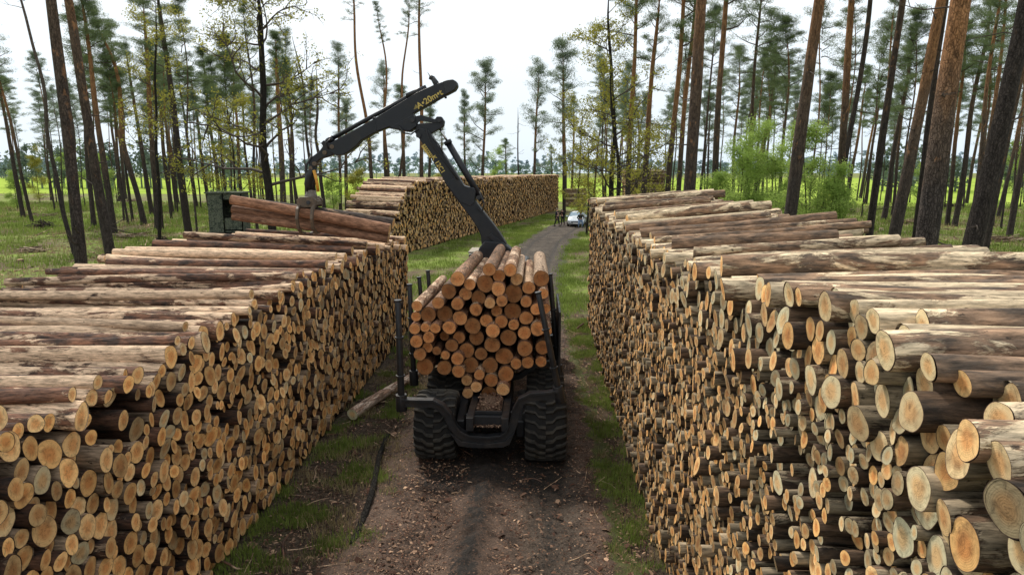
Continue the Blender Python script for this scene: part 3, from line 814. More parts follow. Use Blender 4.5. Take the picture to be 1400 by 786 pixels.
# bunks: a bar swept through a U outline, posts at both ends
def bunk(y, outline, th=.15, dep=.16, name='bunk'):
    m = MB(); n = len(outline)
    top = []; bot = []
    for i, (x, z) in enumerate(outline):
        a = Vector(outline[max(i - 1, 0)]); b = Vector(outline[min(i + 1, n - 1)]); t_ = (b - a).normalized(); nn = Vector((-t_.y, t_.x))
        top.append((x + nn.x * th / 2, z + nn.y * th / 2)); bot.append((x - nn.x * th / 2, z - nn.y * th / 2))
    rings = [[(a[0], y - dep / 2, a[1]), (a[0], y + dep / 2, a[1]), (b[0], y + dep / 2, b[1]), (b[0], y - dep / 2, b[1])] for a, b in zip(top, bot)]
    m.loft(rings, True, False)
    # lip on the rear edge
    rings = [[(a[0], y - dep / 2 - .045, a[1] + .012), (a[0], y - dep / 2 - .002, a[1] + .012), (a[0], y - dep / 2 - .002, a[1] - .035), (a[0], y - dep / 2 - .045, a[1] - .035)] for a in top]
    m.loft(rings, True, False)
    return fpart(m, name, M_STEEL, .014)
def P12(x, y, Y=12.35): q = atY(x, y, Y); return (q.x, q.z)
out = [P12(*p) for p in ((549, 549), (571, 550), (592, 550), (604, 556), (613, 567), (619, 581), (627, 591), (641, 598), (664, 600), (686, 598), (698, 589), (703, 575), (706, 560), (713, 547), (726, 541), (745, 540), (764, 537))]
bunk(12.35, out)
for Y in (14.55, 16.9): bunk(Y, [(FX - 1.42, 1.50), (FX - .9, 1.46), (FX - .55, 1.2), (FX - .3, 1.14), (FX + .3, 1.14), (FX + .55, 1.2), (FX + .9, 1.46), (FX + 1.42, 1.50)], .13, .14)
# rear apron under the bunk
m = MB(); ap = [P12(*p) for p in ((616, 588), (632, 600), (664, 604), (690, 600), (704, 588), (697, 604), (688, 608), (664, 609), (640, 608), (628, 606))]
m.prism([(x, 0, z) for x, z in ap], (0, 1, 0), 12.22, 12.30); fpart(m, 'rear_apron', M_STEEL, .005)
def stake(p0, p1, Y, r=.06, foot=True):
    a = atY(*p0, Y); b = atY(*p1, Y); m = MB(); a.y = b.y = Y
    if foot: a = a + (b - a).normalized() * -.02
    d = (b - a)
    m.tube([a, b], [r, r * .82], 10)
    if foot:
        m.tube([a - d.normalized() * .05, a + d * .13], r * 1.6, 8); m.tube([a + d * .30, a + d * .315], r * 1.3, 10); m.tube([a + d * .66, a + d * .675], r * 1.25, 10)
    m.tube([b, b + d.normalized() * .03], r * 1.05, 10)
    return fpart(m, 'stake', M_STEEL, .004)
stake((549, 556), (544, 412), 12.33, .068); stake((766, 545), (736, 401), 12.33, .062)
stake((566, 522), (560, 390), 14.55, .062); stake((764, 515), (752, 376), 14.55, .062)
stake((578, 432), (573, 380), 16.9, .06, False); stake((590, 430), (585, 371), 17.6, .06, False)
stake((758, 430), (744, 358), 16.9, .055, False)
m = MB(); m.box((atY(764, 430, 14.9).x, 15.2, 1.95), (.05, 2.2, 1.5)); 
sidep = fpart(m, 'side_panel', M_STEEL, .01)

# wheels
RW, WW = .665, .80
def wheel(x, y, nm='wheel'):
    w = empty('wheel', (x - fwl.x, y - fwl.y, RW)); w.parent = fw; del_ = w
    m = MB(); hw_ = WW / 2
    m.lathe([(.36, -hw_ * .86), (.42, -hw_ * .95), (.52, -hw_), (.595, -hw_ * .94), (.622, -hw_ * .80), (.632, -hw_ * .4), (.636, 0), (.632, hw_ * .4), (.622, hw_ * .80), (.595, hw_ * .94), (.52, hw_), (.42, hw_ * .95), (.36, hw_ * .86)], (0, 0, 0), 'X', 56)
    tyre = m.build('tyre', M_RUB, w)
    m = MB(); NL = 22
    for k in range(NL):
        for sd in (-1, 1):
            a0 = 2 * math.pi * (k + (.0 if sd > 0 else .5)) / NL
            # chevron lug: from centre line sweeping back to the shoulder
            path = [(sd * .0, .0), (sd * .13, .02), (sd * .20, .14), (sd * .30, .17), (sd * .385, .22), (sd * .40, .23)]
            rad0 = [.628, .626, .624, .618, .585, .545]; rad1 = [.682, .682, .680, .675, .642, .575]
            rings = []
            for (px_, pa), r0_, r1_ in zip(path, rad0, rad1):
                ring = []
                for da, rr_ in ((-.050, r0_), (-.034, r1_), (.034, r1_), (.050, r0_)):
                    a = a0 + pa + da; ring.append((px_, rr_ * math.sin(a), rr_ * math.cos(a)))
                rings.append(ring)
            m.loft(rings, True, False)
    lug = m.build('tread', M_TREAD, tyre)
    m = MB(); m.lathe([(.0, -.06), (.12, -.06), (.14, -.02), (.30, .02), (.34, .10), (.37, hw_ * .84), (.39, hw_ * .9), (.39, -hw_ * .9), (.37, -hw_ * .84), (.33, -.12)], (0, 0, 0), 'X', 32)
    for k in range(8):
        a = k * math.pi / 4; m.tube([(-.09, .09 * math.cos(a), .09 * math.sin(a)), (.03, .09 * math.cos(a), .09 * math.sin(a))], .012, 6)
    m.build('rim', M_STEEL, w)
    return w
for y in (12.98, 14.52):
    for sx in (-1.03, 1.09): wheel(FX + sx, y)
for sx in (-1.06, 1.06): wheel(FX + sx, 19.9)
for sx in (-.56, .60):
    m = MB(); m.loft([[(FX + sx - .08, y, z0), (FX + sx + .08, y, z0), (FX + sx + .08, y, z1), (FX + sx - .08, y, z1)] for y, z0, z1 in ((12.75, .5, .82), (13.4, .52, .98), (13.75, .55, 1.05), (14.1, .52, .98), (14.75, .5, .82))], True, False); fpart(m, 'bogie_beam', M_STEEL, .02)
m = MB(); m.tube([(FX - .6, 13.75, .72), (FX + .6, 13.75, .72)], .14, 14); m.tube([(FX - .95, 19.9, .72), (FX + .95, 19.9, .72)], .14, 14); fpart(m, 'axle', M_STEEL)
m = MB(); m.tube([(FX + .74, 12.7, .92), (FX + .74, 13.05, .92)], .11, 16); m.tube([(FX + .44, 12.5, 1.1), (FX + .52, 12.7, .95), (FX + .5, 13.3, .9)], .018, 8); m.tube([(FX - .4, 12.45, 1.06), (FX - .47, 12.8, .92), (FX - .5, 13.5, .95)], .018, 8); fpart(m, 'hydraulic_hose', M_HOSE)

# front half: chassis, bonnet and cab (low, mostly hidden by the load)
m = MB(); m.box((FX, 19.9, 1.0), (.9, 3.2, .5)); fpart(m, 'front_chassis', M_STEEL, .04)
m = MB(); m.box((FX, 20.6, 1.75), (1.3, 1.6, 1.0)); fpart(m, 'bonnet', M_STEEL, .12)
cab = MB(); cab.box((FX, 19.1, 2.25), (1.32, 1.3, 1.9)); cabo = fpart(cab, 'cab', M_BOOM, .08)
wm = m_simple('cab_glass', (.02, .025, .028), .08, 0, 3, .05, 0, .5)
m = MB(); m.box((FX, 18.438, 2.55), (1.0, .02, .9))
for v in m.bm.verts: v.co -= fwl
m.build('rear_window', wm, cabo)
m = MB()
for sx in (-.664, .664): m.box((FX + sx, 19.1, 2.55), (.012, .95, .85))
for v in m.bm.verts: v.co -= fwl
m.build('side_window', wm, cabo)
# roof with dusty edge
m = MB(); q0, q1 = atY(642, 347, 18.3), atY(709, 345, 18.3)
m.box(((q0.x + q1.x) / 2, 19.0, 3.30), (q1.x - q0.x + .05, 1.5, .24))
for v in m.bm.verts: v.co -= fwl
m.build('cab_roof', M_BOOM, cabo, .05)
m = MB(); m.box((q0.x + .16, 18.9, 3.44), (.42, 1.1, .05)); m.box((q1.x - .12, 18.9, 3.44), (.30, 1.1, .06))
for v in m.bm.verts: v.co -= fwl
m.build('roof_sign_board', M_TAN, cabo, .02)

# crane, in the plane y = YC
YC = 17.95
def cp(x, y, Y=YC): return atY(x, y, Y)
def plate(poly, d0, d1, name, mat=M_BOOM, bevel=.012, parent=None):
    m = MB(); m.prism([cp(*p) - Vector((0, YC, 0)) for p in poly], (0, 1, 0), YC + d0, YC + d1)
    for v in m.bm.verts: v.co -= fwl
    return m.build(name, mat, parent or fw, bevel)
crane = empty('crane', (0, 0, 0)); crane.parent = fw
def cpl(poly, d0, d1, name, mat=M_BOOM, bevel=.012, parent=None): return plate(poly, d0, d1, name, mat, bevel, parent or crane)
cpl([(652, 356), (656, 338), (664, 328), (688, 330), (700, 340), (704, 356), (700, 392), (656, 392)], -.26, .26, 'pillar', bevel=.03)
boom = cpl([(658, 322), (655, 314), (645, 298), (634, 284), (622, 268), (612, 254), (605, 241), (596, 226), (586, 208), (577, 194), (568, 181), (575, 175), (588, 179), (594, 190), (604, 205), (615, 222), (626, 239), (634, 252), (636, 256), (648, 256), (651, 262), (650, 274), (660, 287), (672, 302), (684, 318), (692, 331), (696, 345), (690, 354), (661, 354)], -.17, .17, 'main_boom', bevel=.02)
cpl([(612, 252), (616, 246), (624, 243), (636, 254), (650, 258), (650, 276), (644, 282), (630, 276)], -.19, .19, 'boom_gusset', parent=boom)
cpl([(668, 322), (672, 318), (690, 332), (694, 344), (688, 347), (676, 330)], -.24, -.18, 'boom_brace', parent=boom)
cpl([(696, 342), (702, 340), (709, 352), (703, 360), (690, 350)], -.22, .22, 'slew_housing', bevel=.02)
# yellow plate and lettering on the boom
d_ = (Vector((cp(613, 234) - cp(578, 186)))).normalized()
def strip(pa, pb, w0, w1, d, nm, mat):
    a, b = cp(*pa), cp(*pb); t_ = (b - a).normalized(); nn = Vector((-t_.z, 0, t_.x))
    m = MB(); m.prism([p - Vector((0, YC, 0)) for p in (a + nn * w0, b + nn * w0, b + nn * w1, a + nn * w1)], (0, 1, 0), YC - d, YC - d + .006)
    for v in m.bm.verts: v.co -= fwl
    return m.build(nm, mat, boom)
strip((579.5, 199), (590.5, 215), -.045, .06, .177, 'yellow_plate', M_YEL)
def text_obj(s, size, loc, ang, name, mat, parent, ex=.003):
    c = bpy.data.curves.new(name, 'FONT'); c.body = s; c.size = size; c.extrude = ex; c.align_x = 'CENTER'; c.align_y = 'CENTER'; c.offset = .004
    o = bpy.data.objects.new(name, c); col.objects.link(o)
    M = Matrix(((math.cos(ang), 0, math.sin(ang) * -1), (0, 0, 0), (0, 0, 0)))
    # text x axis along (cos, 0, sin); text up = (-sin, 0, cos); normal = -Y (towards the rear)
    X = Vector((math.cos(ang), 0, math.sin(ang))); Y_ = Vector((-math.sin(ang), 0, math.cos(ang))); Z = X.cross(Y_)
    rot = Matrix((X, Y_, Z)).transposed().to_4x4()
    o.matrix_world = Matrix.Translation(Vector(loc) - fwl) @ rot
    me = bpy.data.meshes.new_from_object(o); mw = o.matrix_world.copy(); bpy.data.objects.remove(o)
    me.transform(mw); me.materials.append(mat)
    return link(name, me, parent)
a1 = math.atan2((cp(607, 241) - cp(590, 214)).z, (cp(607, 241) - cp(590, 214)).x)
p_ = cp(599.5, 225.5); text_obj('K 12C1', .16, (p_.x + .02, YC - .176, p_.z + .005), a1, 'lettering', M_YEL, boom)
dk = m_simple('plate_print', (.05, .04, .02), .6)
for k in range(6):
    f = .12 + k * .15; xa, ya = 579.5 + 11 * f, 199 + 16 * f; strip((xa + .6, ya - .45), (xa + 1.5, ya + .75), -.012, .035, .183, 'plate_print', dk)
# lift cylinder on the upper side
m = MB(); a, b, c = cp(659, 274), cp(613, 196), cp(599, 172)
for q in (a, b, c): q.y = YC
m.tube([a, b], .085, 16); m.tube([b - (b - a).normalized() * .02, b + (b - a).normalized() * .07], .105, 16)
for v in m.bm.verts: v.co -= fwl
cy = m.build('boom_cylinder', M_BOOM, crane)
m = MB(); m.tube([b, c], .030, 10)
for v in m.bm.verts: v.co -= fwl
m.build('cylinder_rod', M_ROD, cy)
m = MB(); h1 = [cp(655, 262, YC - .2), cp(662, 278, YC - .25), cp(659, 290, YC - .25), cp(652, 284, YC - .2)]; m.tube(h1, .02, 8)
h2 = [cp(582, 176, YC - .2), cp(588, 195, YC - .23), cp(604, 216, YC - .21), cp(626, 246, YC - .21)]; m.tube(h2, .016, 8)
h3 = [cp(545, 172, YC - .22), cp(552, 182, YC - .26), cp(562, 184, YC - .24), cp(572, 176, YC - .2)]; m.tube(h3, .02, 8)
h4 = [cp(592, 190, YC - .19), cp(600, 198, YC - .24), cp(606, 210, YC - .22)]; m.tube(h4, .016, 8)
for v in m.bm.verts: v.co -= fwl
m.build('boom_hose', M_HOSE, crane)
# knuckle linkage
cpl([(571, 170), (592, 168), (598, 160), (604, 160), (608, 166), (607, 173), (601, 177), (590, 183), (584, 192), (575, 190), (568, 180)], -.11, .11, 'knuckle_link')
cpl([(568, 160), (577, 158), (600, 165), (598, 169), (576, 166), (570, 172)], -.13, -.115, 'link_arm')
m = MB()
for q in ((602, 166, .07), (574, 186, .10), (566, 165, .09), (655, 270, .09)):
    c_ = cp(q[0], q[1]); m.tube([(c_.x, YC - .23, c_.z), (c_.x, YC + .23, c_.z)], q[2] * .62, 14)
for v in m.bm.verts: v.co -= fwl
m.build('pivot_pin', M_STEEL, crane)
# outer boom
ob_ = cpl([(455, 196), (460, 192), (474, 185), (513, 163), (570, 128), (585, 121), (597, 116), (612, 111), (620, 110), (625, 113), (626, 119), (623, 124), (610, 131), (596, 139), (580, 148), (566, 156), (571, 174), (562, 181), (548, 179), (534, 174), (524, 178), (516, 181), (495, 193), (489, 200), (480, 207), (472, 212), (462, 213), (452, 208)], -.14, .14, 'outer_boom', bevel=.02)
cpl([(606, 112.5), (612, 110.6), (620, 109.6), (625.5, 113), (626.6, 119), (623, 124.6), (610, 131.5)], -.155, .155, 'boom_end_cap', M_STEEL, .03, ob_)
cpl([(511, 162), (514, 160.5), (517, 180), (514, 183)], -.155, .155, 'boom_collar', parent=ob_)
cpl([(533, 176), (567, 157), (571, 173), (562, 180), (548, 178)], -.17, .17, 'knuckle_housing', parent=ob_)
a2 = math.atan2((cp(605, 127) - cp(572, 147)).z, (cp(605, 127) - cp(572, 147)).x)
p_ = cp(588.5, 136.8); text_obj('A\u202220m\u2022t', .21, (p_.x, YC - .146, p_.z), a2, 'lettering', M_YEL, ob_)
def tri(pts, nm, mat, dd):
    m = MB(); m.prism([cp(*p) - Vector((0, YC, 0)) for p in pts], (0, 1, 0), YC - dd, YC - dd + .004)
    for v in m.bm.verts: v.co -= fwl
    return m.build(nm, mat, ob_)
tri([(567, 151), (569.5, 143.5), (574, 148)], 'warning_triangle', m_simple('dull_yellow', (.22, .17, .05), .7), .147)
# extension cylinder above
m = MB(); a, b = cp(450, 192), cp(572, 125); c = cp(577, 118)
m.tube([a, b], .055, 12); m.tube([cp(448, 193.5), cp(456, 189)], .08, 12); m.tube([cp(556, 132), cp(583, 120)], .075, 10)
for v in m.bm.verts: v.co -= fwl
m.build('extension_cylinder', M_BOOM, ob_)
m = MB(); m.tube([cp(560, 134, YC - .12), cp(556, 138, YC - .12), cp(530, 154, YC - .12), cp(512, 164, YC - .12)], .02, 8); m.tube([cp(452, 190, YC - .1), cp(445, 196, YC - .15), cp(449, 204, YC - .15)], .018, 8)
m.tube([cp(446, 191), cp(446, 197), cp(443, 203)], .03, 8)
for v in m.bm.verts: v.co -= fwl
m.build('extension_hose', M_HOSE, ob_)
# arm lamp and whip aerial on the nose
m = MB(); m.tube([cp(600, 122, YC), cp(596, 114, YC), cp(591.5, 107, YC)], [.055, .075, .06], 10); m.tube([cp(593, 108), cp(587.5, 105.5)], .06, 10); m.tube([cp(588, 105), cp(584.5, 99)], [.014, .004], 6); m.tube([cp(609, 131, YC - .1), cp(609.5, 135, YC - .1)], .03, 8)
for v in m.bm.verts: v.co -= fwl
m.build('work_lamp_bracket', M_STEEL, ob_)
# wrist
cpl([(462, 192), (467, 200), (462, 210), (452, 214), (441, 217), (434, 223), (432, 232), (424, 232), (424, 222), (429, 214), (438, 207), (443, 200), (440, 196), (444, 192), (452, 196)], -.11, .11, 'boom_tip', bevel=.025)
m = MB()
for q in ((456, 201), (446, 209), (432, 224), (427, 230)):
    c_ = cp(*q); m.tube([(c_.x, YC - .16, c_.z), (c_.x, YC + .16, c_.z)], .055, 12)
for v in m.bm.verts: v.co -= fwl
m.build('pivot_pin', M_GRAP, crane)
m = MB()
m.tube([cp(428, 228, YC - .08), cp(423, 240, YC - .1), cp(421, 252, YC - .05), cp(424, 263, YC)], [.07, .10, .10, .09], 10)
m.tube([cp(430, 228, YC + .05), cp(428, 243), cp(427, 262)], [.07, .08, .07], 10)
m.tube([cp(426, 214, YC - .1), cp(419, 226, YC - .12), cp(419, 246, YC - .1), cp(420, 262, YC - .1)], .032, 8)
for v in m.bm.verts: v.co -= fwl
m.build('hose_bundle', M_HOSE, crane)
m = MB(); m.tube([cp(429, 233, YC - .13), cp(433, 247, YC - .15), cp(435, 262, YC - .1)], .042, 8)
for v in m.bm.verts: v.co -= fwl
m.build('orange_hose', M_ORH, crane)
# grapple
gp = cp(425, 266); gr = empty('grapple', (0, 0, 0)); gr.parent = crane
def gpart(m, nm, mat, bev=0):
    for v in m.bm.verts: v.co -= fwl
    return m.build(nm, mat, gr, bev)
m = MB(); m.lathe([(.09, .10), (.12, .08), (.13, .0), (.16, -.03), (.16, -.12), (.12, -.15)], (gp.x, YC, gp.z + .02), 'Z', 20); gpart(m, 'rotator', m_simple('rotator_paint', (.15, .125, .10), .6, 0, 10, .5))
m = MB()
gx0, gx1 = cp(410, 270).x, cp(437, 270).x
zt, zb = cp(425, 271).z, cp(425, 283).z
for sy in (-.26, .26):
    m.prism([(gx0, 0, zt - .04), (gx0 + .1, 0, zt + .04), (gx1 - .1, 0, zt + .04), (gx1, 0, zt - .04), (gx1 - .02, 0, zb), (gx0 + .02, 0, zb)], (0, 1, 0), YC + sy - .03, YC + sy + .03)
m.box(((gx0 + gx1) / 2, YC, zt - .05), (gx1 - gx0 - .1, .46, .08)); m.box((gx0 + .05, YC, (zt + zb) / 2), (.06, .5, .12)); m.box((gx1 - .05, YC, (zt + zb) / 2), (.06, .5, .12))
gpart(m, 'grapple_body', M_GRAP, .015)
m = MB(); m.tube([((gx0 + gx1) / 2 - .08, YC - .2, zt - .12), ((gx0 + gx1) / 2 - .08, YC + .2, zt - .12)], .05, 10); m.tube([((gx0 + gx1) / 2 + .06, YC - .34, zt - .10), ((gx0 + gx1) / 2 + .06, YC + .25, zt - .14)], .05, 10); gpart(m, 'grapple_cylinder', M_STEEL)
def claw(x, sgn, nm):
    m = MB(); arc = []
    for k in range(9):
        a = R(200 - k * 27) if sgn < 0 else R(-20 + k * 27)
        yy_ = YC + sgn * .30 + .0; r_ = .40
    pth = [(YC + sgn * .20, zb + .08), (YC + sgn * .42, zb - .06), (YC + sgn * .50, zb - .28), (YC + sgn * .42, zb - .52), (YC + sgn * .2, zb - .66), (YC - sgn * .06, zb - .68)]
    th = [.09, .11, .10, .09, .07, .03]
    rings = []
    for i, (y_, z_) in enumerate(pth):
        a = pth[max(i - 1, 0)]; b = pth[min(i + 1, len(pth) - 1)]; tx, tz = b[0] - a[0], b[1] - a[1]; l_ = math.hypot(tx, tz); nx, nz = -tz / l_, tx / l_
        rings.append([(x - .035, y_ + nx * th[i] / 2, z_ + nz * th[i] / 2), (x + .035, y_ + nx * th[i] / 2, z_ + nz * th[i] / 2), (x + .035, y_ - nx * th[i] / 2, z_ - nz * th[i] / 2), (x - .035, y_ - nx * th[i] / 2, z_ - nz * th[i] / 2)])
    m.loft(rings, True, False); return gpart(m, nm, M_GRAP, .008)
for x in (gx0 + .07, gx1 - .07): claw(x, -1, 'claw')
claw((gx0 + gx1) / 2, 1, 'claw')

# logs held in the grapple
def glog(a, b, Y, r0, r1, tint, lab, bark=M_BARK, dy=0):
    p0 = atY(*b, Y); p1 = atY(*a, Y + dy)
    o = logs_object('pine_log', [dict(p0=p0, p1=p1, r0=r0, r1=r1, tint=tint, ph=rng.uniform(0, 6), wob=.03, bend=.02)], bark, 28, 8, None, p0)
    return tag(o, lab, 'log', 'logs held in the grapple')
M_RED = m_bark('pine_bark_red', (.17, .085, .05), (.33, .17, .10), (.52, .35, .22), .62)
M_DARKB = m_bark('pine_bark_dark', (.045, .038, .034), (.085, .062, .05), (.25, .17, .11), .66)
glog((316, 273), (533, 314), YC - .18, .145, .12, (1.0, .3, .2), 'reddish brown log held highest in the grapple', M_RED)
glog((318, 286), (532, 321), YC - .02, .12, .11, (.6, .3, .4), 'dark brown log held between two others in the grapple', M_RED)
glog((318, 296), (531, 327), YC - .12, .11, .10, (.72, .3, .6), 'lowest of the logs held in the grapple', M_RED)
glog((325, 275), (538, 306), YC + .22, .15, .12, (1, .2, .8), 'blackish rough barked log at the back of the grapple', M_DARKB)

# ---------------------------------------------------------------- the load
E = """358,80,36 420,108,29 500,104,43 520,32,32 570,65,31 627,35,32 661,82,30 722,125,32 786,78,40 312,143,38 398,157,32 465,177,37 566,132,34 645,155,45 798,155,25 258,202,30 150,218,27 357,208,31 451,237,31 523,203,27 584,193,28 558,244,28 640,245,43 709,197,28 762,235,30 808,232,25 145,272,25 208,262,39 292,258,41 370,280,36 505,293,32 582,298,32 645,314,27 709,280,34 435,320,41 138,335,28 192,329,23 243,332,26 315,329,33 538,345,35 768,335,36 815,345,25 147,400,32 210,379,29 290,372,24 365,380,31 618,380,41 700,356,33 455,380,38 165,465,32 205,430,26 251,447,22 295,470,23 328,420,32 405,445,38 478,463,32 535,417,39 702,436,39 795,430,37 190,528,44 290,534,38 357,488,32 425,520,41 362,553,32 524,522,41 597,475,44 657,513,28 717,507,30 785,503,28 405,598,28 469,570,27 530,598,34 605,566,40 453,632,28 410,664,27 518,665,38 590,645,32"""
sm_pale = {'405,598,28', '590,645,32', '410,664,27', '453,632,28', '523,203,27', '661,82,30'}
LO = []
for s in E.split():
    x, y, r = map(int, s.split(',')); px_, py_ = 530 + x / 3.744, 360 + y / 3.744
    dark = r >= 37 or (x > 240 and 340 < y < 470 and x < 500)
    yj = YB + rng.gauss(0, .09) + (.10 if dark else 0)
    p = atY(px_, py_, yj); rad = r / 3.744 / FPX * 13.35 * 1.075
    topl = y < 110 or s in ('150,218,27', '258,202,30', '312,143,38')
    ln = 3.55 + rng.gauss(0, .08)
    sp = (p.x - FX) * (-.04) + rng.gauss(0, .012)
    if s == '150,218,27': sp = .02
    p1 = p + Vector((sp * ln * .4, ln, rng.gauss(0, .02)))
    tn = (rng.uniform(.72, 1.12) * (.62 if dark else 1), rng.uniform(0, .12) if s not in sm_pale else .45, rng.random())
    LO.append((s, topl, dict(p0=p, p1=p1, r0=rad, r1=rad * .93, tint=tn, ph=rng.uniform(0, 6), wob=rng.uniform(.01, .04), bend=0, pith=(rng.gauss(0, .05), rng.gauss(0, .05)))))
ntop = 0; tops_sorted = [q[0] for q in sorted([q for q in LO if q[1]], key=lambda q: int(q[0].split(',')[0]))]
M_LBARK = m_bark('pine_bark_thin', (.17, .11, .075), (.34, .19, .11), (.62, .44, .30), .47)
for s, topl, L in LO:
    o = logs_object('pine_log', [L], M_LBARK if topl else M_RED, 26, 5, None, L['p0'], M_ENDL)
    if topl:
        n = tops_sorted.index(s); lab = f'light barked log along the top of the load, {ORD[n]} from its left side'; grp = 'logs on top of the load'
    elif s in sm_pale: lab, grp = 'pale yellowish log end in the load between the stakes', 'pale log ends in the load'
    elif L['r0'] > .132: lab, grp = 'fat dark orange log end in the load between the stakes', 'fat log ends in the load'
    elif L['r0'] < .108: lab, grp = 'small round orange log end in the load between the stakes', 'small log ends in the load'
    else: lab, grp = 'middling round orange log end in the load between the stakes', 'middling log ends in the load'
    tag(o, lab, 'log', grp)
# ---------------------------------------------------------------- trees
def curved_trunk(P0, ax, H, r0, seed, orange, br=1.0, nseg=12, nlen=22, bend=.12, flare=1.25, kink=0, base_h=0):
    """tapered trunk as np mesh in local coordinates, base at the origin, along ax"""
    g = random.Random(seed); ang = np.arange(nseg) * 2 * math.pi / nseg
    a = Vector((0, 1, 0)).cross(ax).normalized(); b = ax.cross(a)
    V = []; LC = []; TI = []; ctr = []
    p1, p2 = g.uniform(0, 6), g.uniform(0, 6); off = g.uniform(0, 50)
    for k in range(nlen + 1):
        f = (k / nlen); f = f ** 1.15; h = f * H
        w = math.sin(math.pi * f)
        dxx = bend * (math.sin(h * .45 + p1) - math.sin(p1)) * (.4 + f) + kink * math.sin(h * 1.1 + p2) * w * .6
        dyy = bend * (math.sin(h * .38 + p2) - math.sin(p2)) * (.4 + f)
        c = ax * h + a * dyy * .6 + b * 0 + Vector((dxx, 0, 0)) * 1.0
        r = r0 * (1 - .62 * f ** 1.3) * (1 + (flare - 1) * math.exp(-h / .45))
        if f > .85: r *= 1 - (f - .85) / .15 * .75
        wob = 1 + .035 * np.sin(2 * ang + p1 + h) + .03 * np.sin(3 * ang + h * 1.7)
        cc = np.array(c)
        V.append(cc + np.outer(np.cos(ang) * r * wob, np.array(a)) + np.outer(np.sin(ang) * r * wob, np.array(b)))
        LC.append(np.stack([np.full(nseg, h + off), np.cos(ang) * r, np.sin(ang) * r], 1))
        hf = min(1, max(0, (h - base_h) / 11)) * orange
        TI.append(np.tile([br, .5, hf], (nseg, 1))); ctr.append((c, r))
    i = np.arange(nseg); j = (i + 1) % nseg
    Q = np.concatenate([np.stack([k * nseg + i, k * nseg + j, (k + 1) * nseg + j, (k + 1) * nseg + i], 1) for k in range(nlen)])
    return np.concatenate(V), Q, np.concatenate(LC), np.concatenate(TI), ctr

class Br:
    """branch tubes + leaf faces collected fast"""
    def __init__(s): s.V = []; s.Q = []; s.n = 0; s.LV = []; s.ln = 0
    def tube(s, pts, rs, n=5):
        prev = None; start = s.n
        for i, p in enumerate(pts):
            t_ = (pts[min(i + 1, len(pts) - 1)] - pts[max(i - 1, 0)]).normalized()
            a = t_.orthogonal().normalized() if prev is None else (prev - t_ * prev.dot(t_)).normalized(); prev = a; b = t_.cross(a)
            for k in range(n):
                an = 2 * math.pi * k / n; s.V.append(p + (a * math.cos(an) + b * math.sin(an)) * rs[i])
        for i in range(len(pts) - 1):
            for k in range(n):
                s.Q.append((start + i * n + k, start + i * n + (k + 1) % n, start + (i + 1) * n + (k + 1) % n, start + (i + 1) * n + k))
        s.n += n * len(pts)
    def mesh(s, name, mat): return np_mesh(name, [tuple(v) for v in s.V], s.Q, None, mats=(mat,))
def leaf_faces(centers, n, rad, size, aspect, flat, g, droopy=0):
    """n triangles/quads around each centre (cx,cy,cz,scale)"""
    C = np.repeat(np.asarray(centers, float), n, 0); N = len(C)
    d = g.normal(0, 1, (N, 3)); d /= np.linalg.norm(d, axis=1)[:, None]
    rr = g.uniform(0, 1, N) ** .5 * rad * C[:, 3]
    pos = C[:, :3] + d * rr[:, None] * np.array([1, 1, flat])
    o = g.normal(0, 1, (N, 3)) + d * .8 + np.array([0, 0, -droopy]); o /= np.linalg.norm(o, axis=1)[:, None]
    s = np.cross(o, g.normal(0, 1, (N, 3))); s /= np.linalg.norm(s, axis=1)[:, None]
    L = size * g.uniform(.6, 1.3, N)[:, None]; W = L * aspect
    V = np.stack([pos - o * L * .5, pos + s * W * .5, pos + o * L * .5, pos - s * W * .5], 1).reshape(-1, 3)
    k = np.arange(N) * 4
    return V, np.stack([k, k + 1, k + 2, k + 3], 1)

def pine_crown(seed, H=9.0, R0=2.3, nl=26, dense=1.0, needle=.20):
    g = random.Random(seed); gn = np.random.RandomState(seed); B = Br(); cs = []
    for i in range(nl):
        f = (i + g.random() * .8) / nl; h = H * (f ** .8)
        if f < .25 and g.random() < .35: continue
        ln = R0 * (1.05 - .75 * f ** 1.4) * g.uniform(.45, 1.15); az = i * 2.4 + g.uniform(-.5, .5)
        el = R(g.uniform(-8, 22) + 38 * f)
        p = Vector((0, 0, h)); d = Vector((math.cos(az) * math.cos(el), math.sin(az) * math.cos(el), math.sin(el)))
        pts = [p]; 
        for k in range(5):
            d = (d + Vector((g.gauss(0, .16), g.gauss(0, .16), g.gauss(.04, .12)))).normalized(); p = p + d * ln / 5; pts.append(p)
        r_ = .045 * (1 - .5 * f) + .01
        B.tube(pts, [r_ * (1 - .75 * k / 5) for k in range(6)], 5)
        for k in range(2, 6):
            for q in range(2 if dense < 1 else 3):
                if g.random() > .82 * min(dense, 1.0) + .05: continue
                e = pts[k] + Vector((g.gauss(0, .28), g.gauss(0, .28), abs(g.gauss(.10, .12)))) * (ln / R0 + .35)
                cs.append((e.x, e.y, e.z, g.uniform(.6, 1.25)))
                if g.random() < .6: B.tube([pts[k] * 1.0, (pts[k] + e) / 2 + Vector((0, 0, -.03)), e], [r_ * .4, r_ * .25, .006], 4)
    for k in range(7): cs.append((g.gauss(0, .3), g.gauss(0, .3), H * (.93 + .09 * g.random()), .9))
    V, Q = leaf_faces(cs, 112, .56, needle * .72, .18, .5, gn)
    return B.mesh('pine_limbs', M_TWIG), np_mesh('pine_crown', V, Q, None, mats=(M_NEED,), smooth_q=False)
CROWNS = [pine_crown(s, R0=rr, dense=dn) for s, rr, dn in ((1, 2.5, 1.0), (2, 2.1, .9), (3, 2.9, 1.0), (4, 1.8, .75), (5, 2.4, .7), (6, 2.7, .95), (7, 2.0, 1.0))]
def recolour(me, mat): m2 = me.copy(); m2.materials.clear(); m2.materials.append(mat); return m2
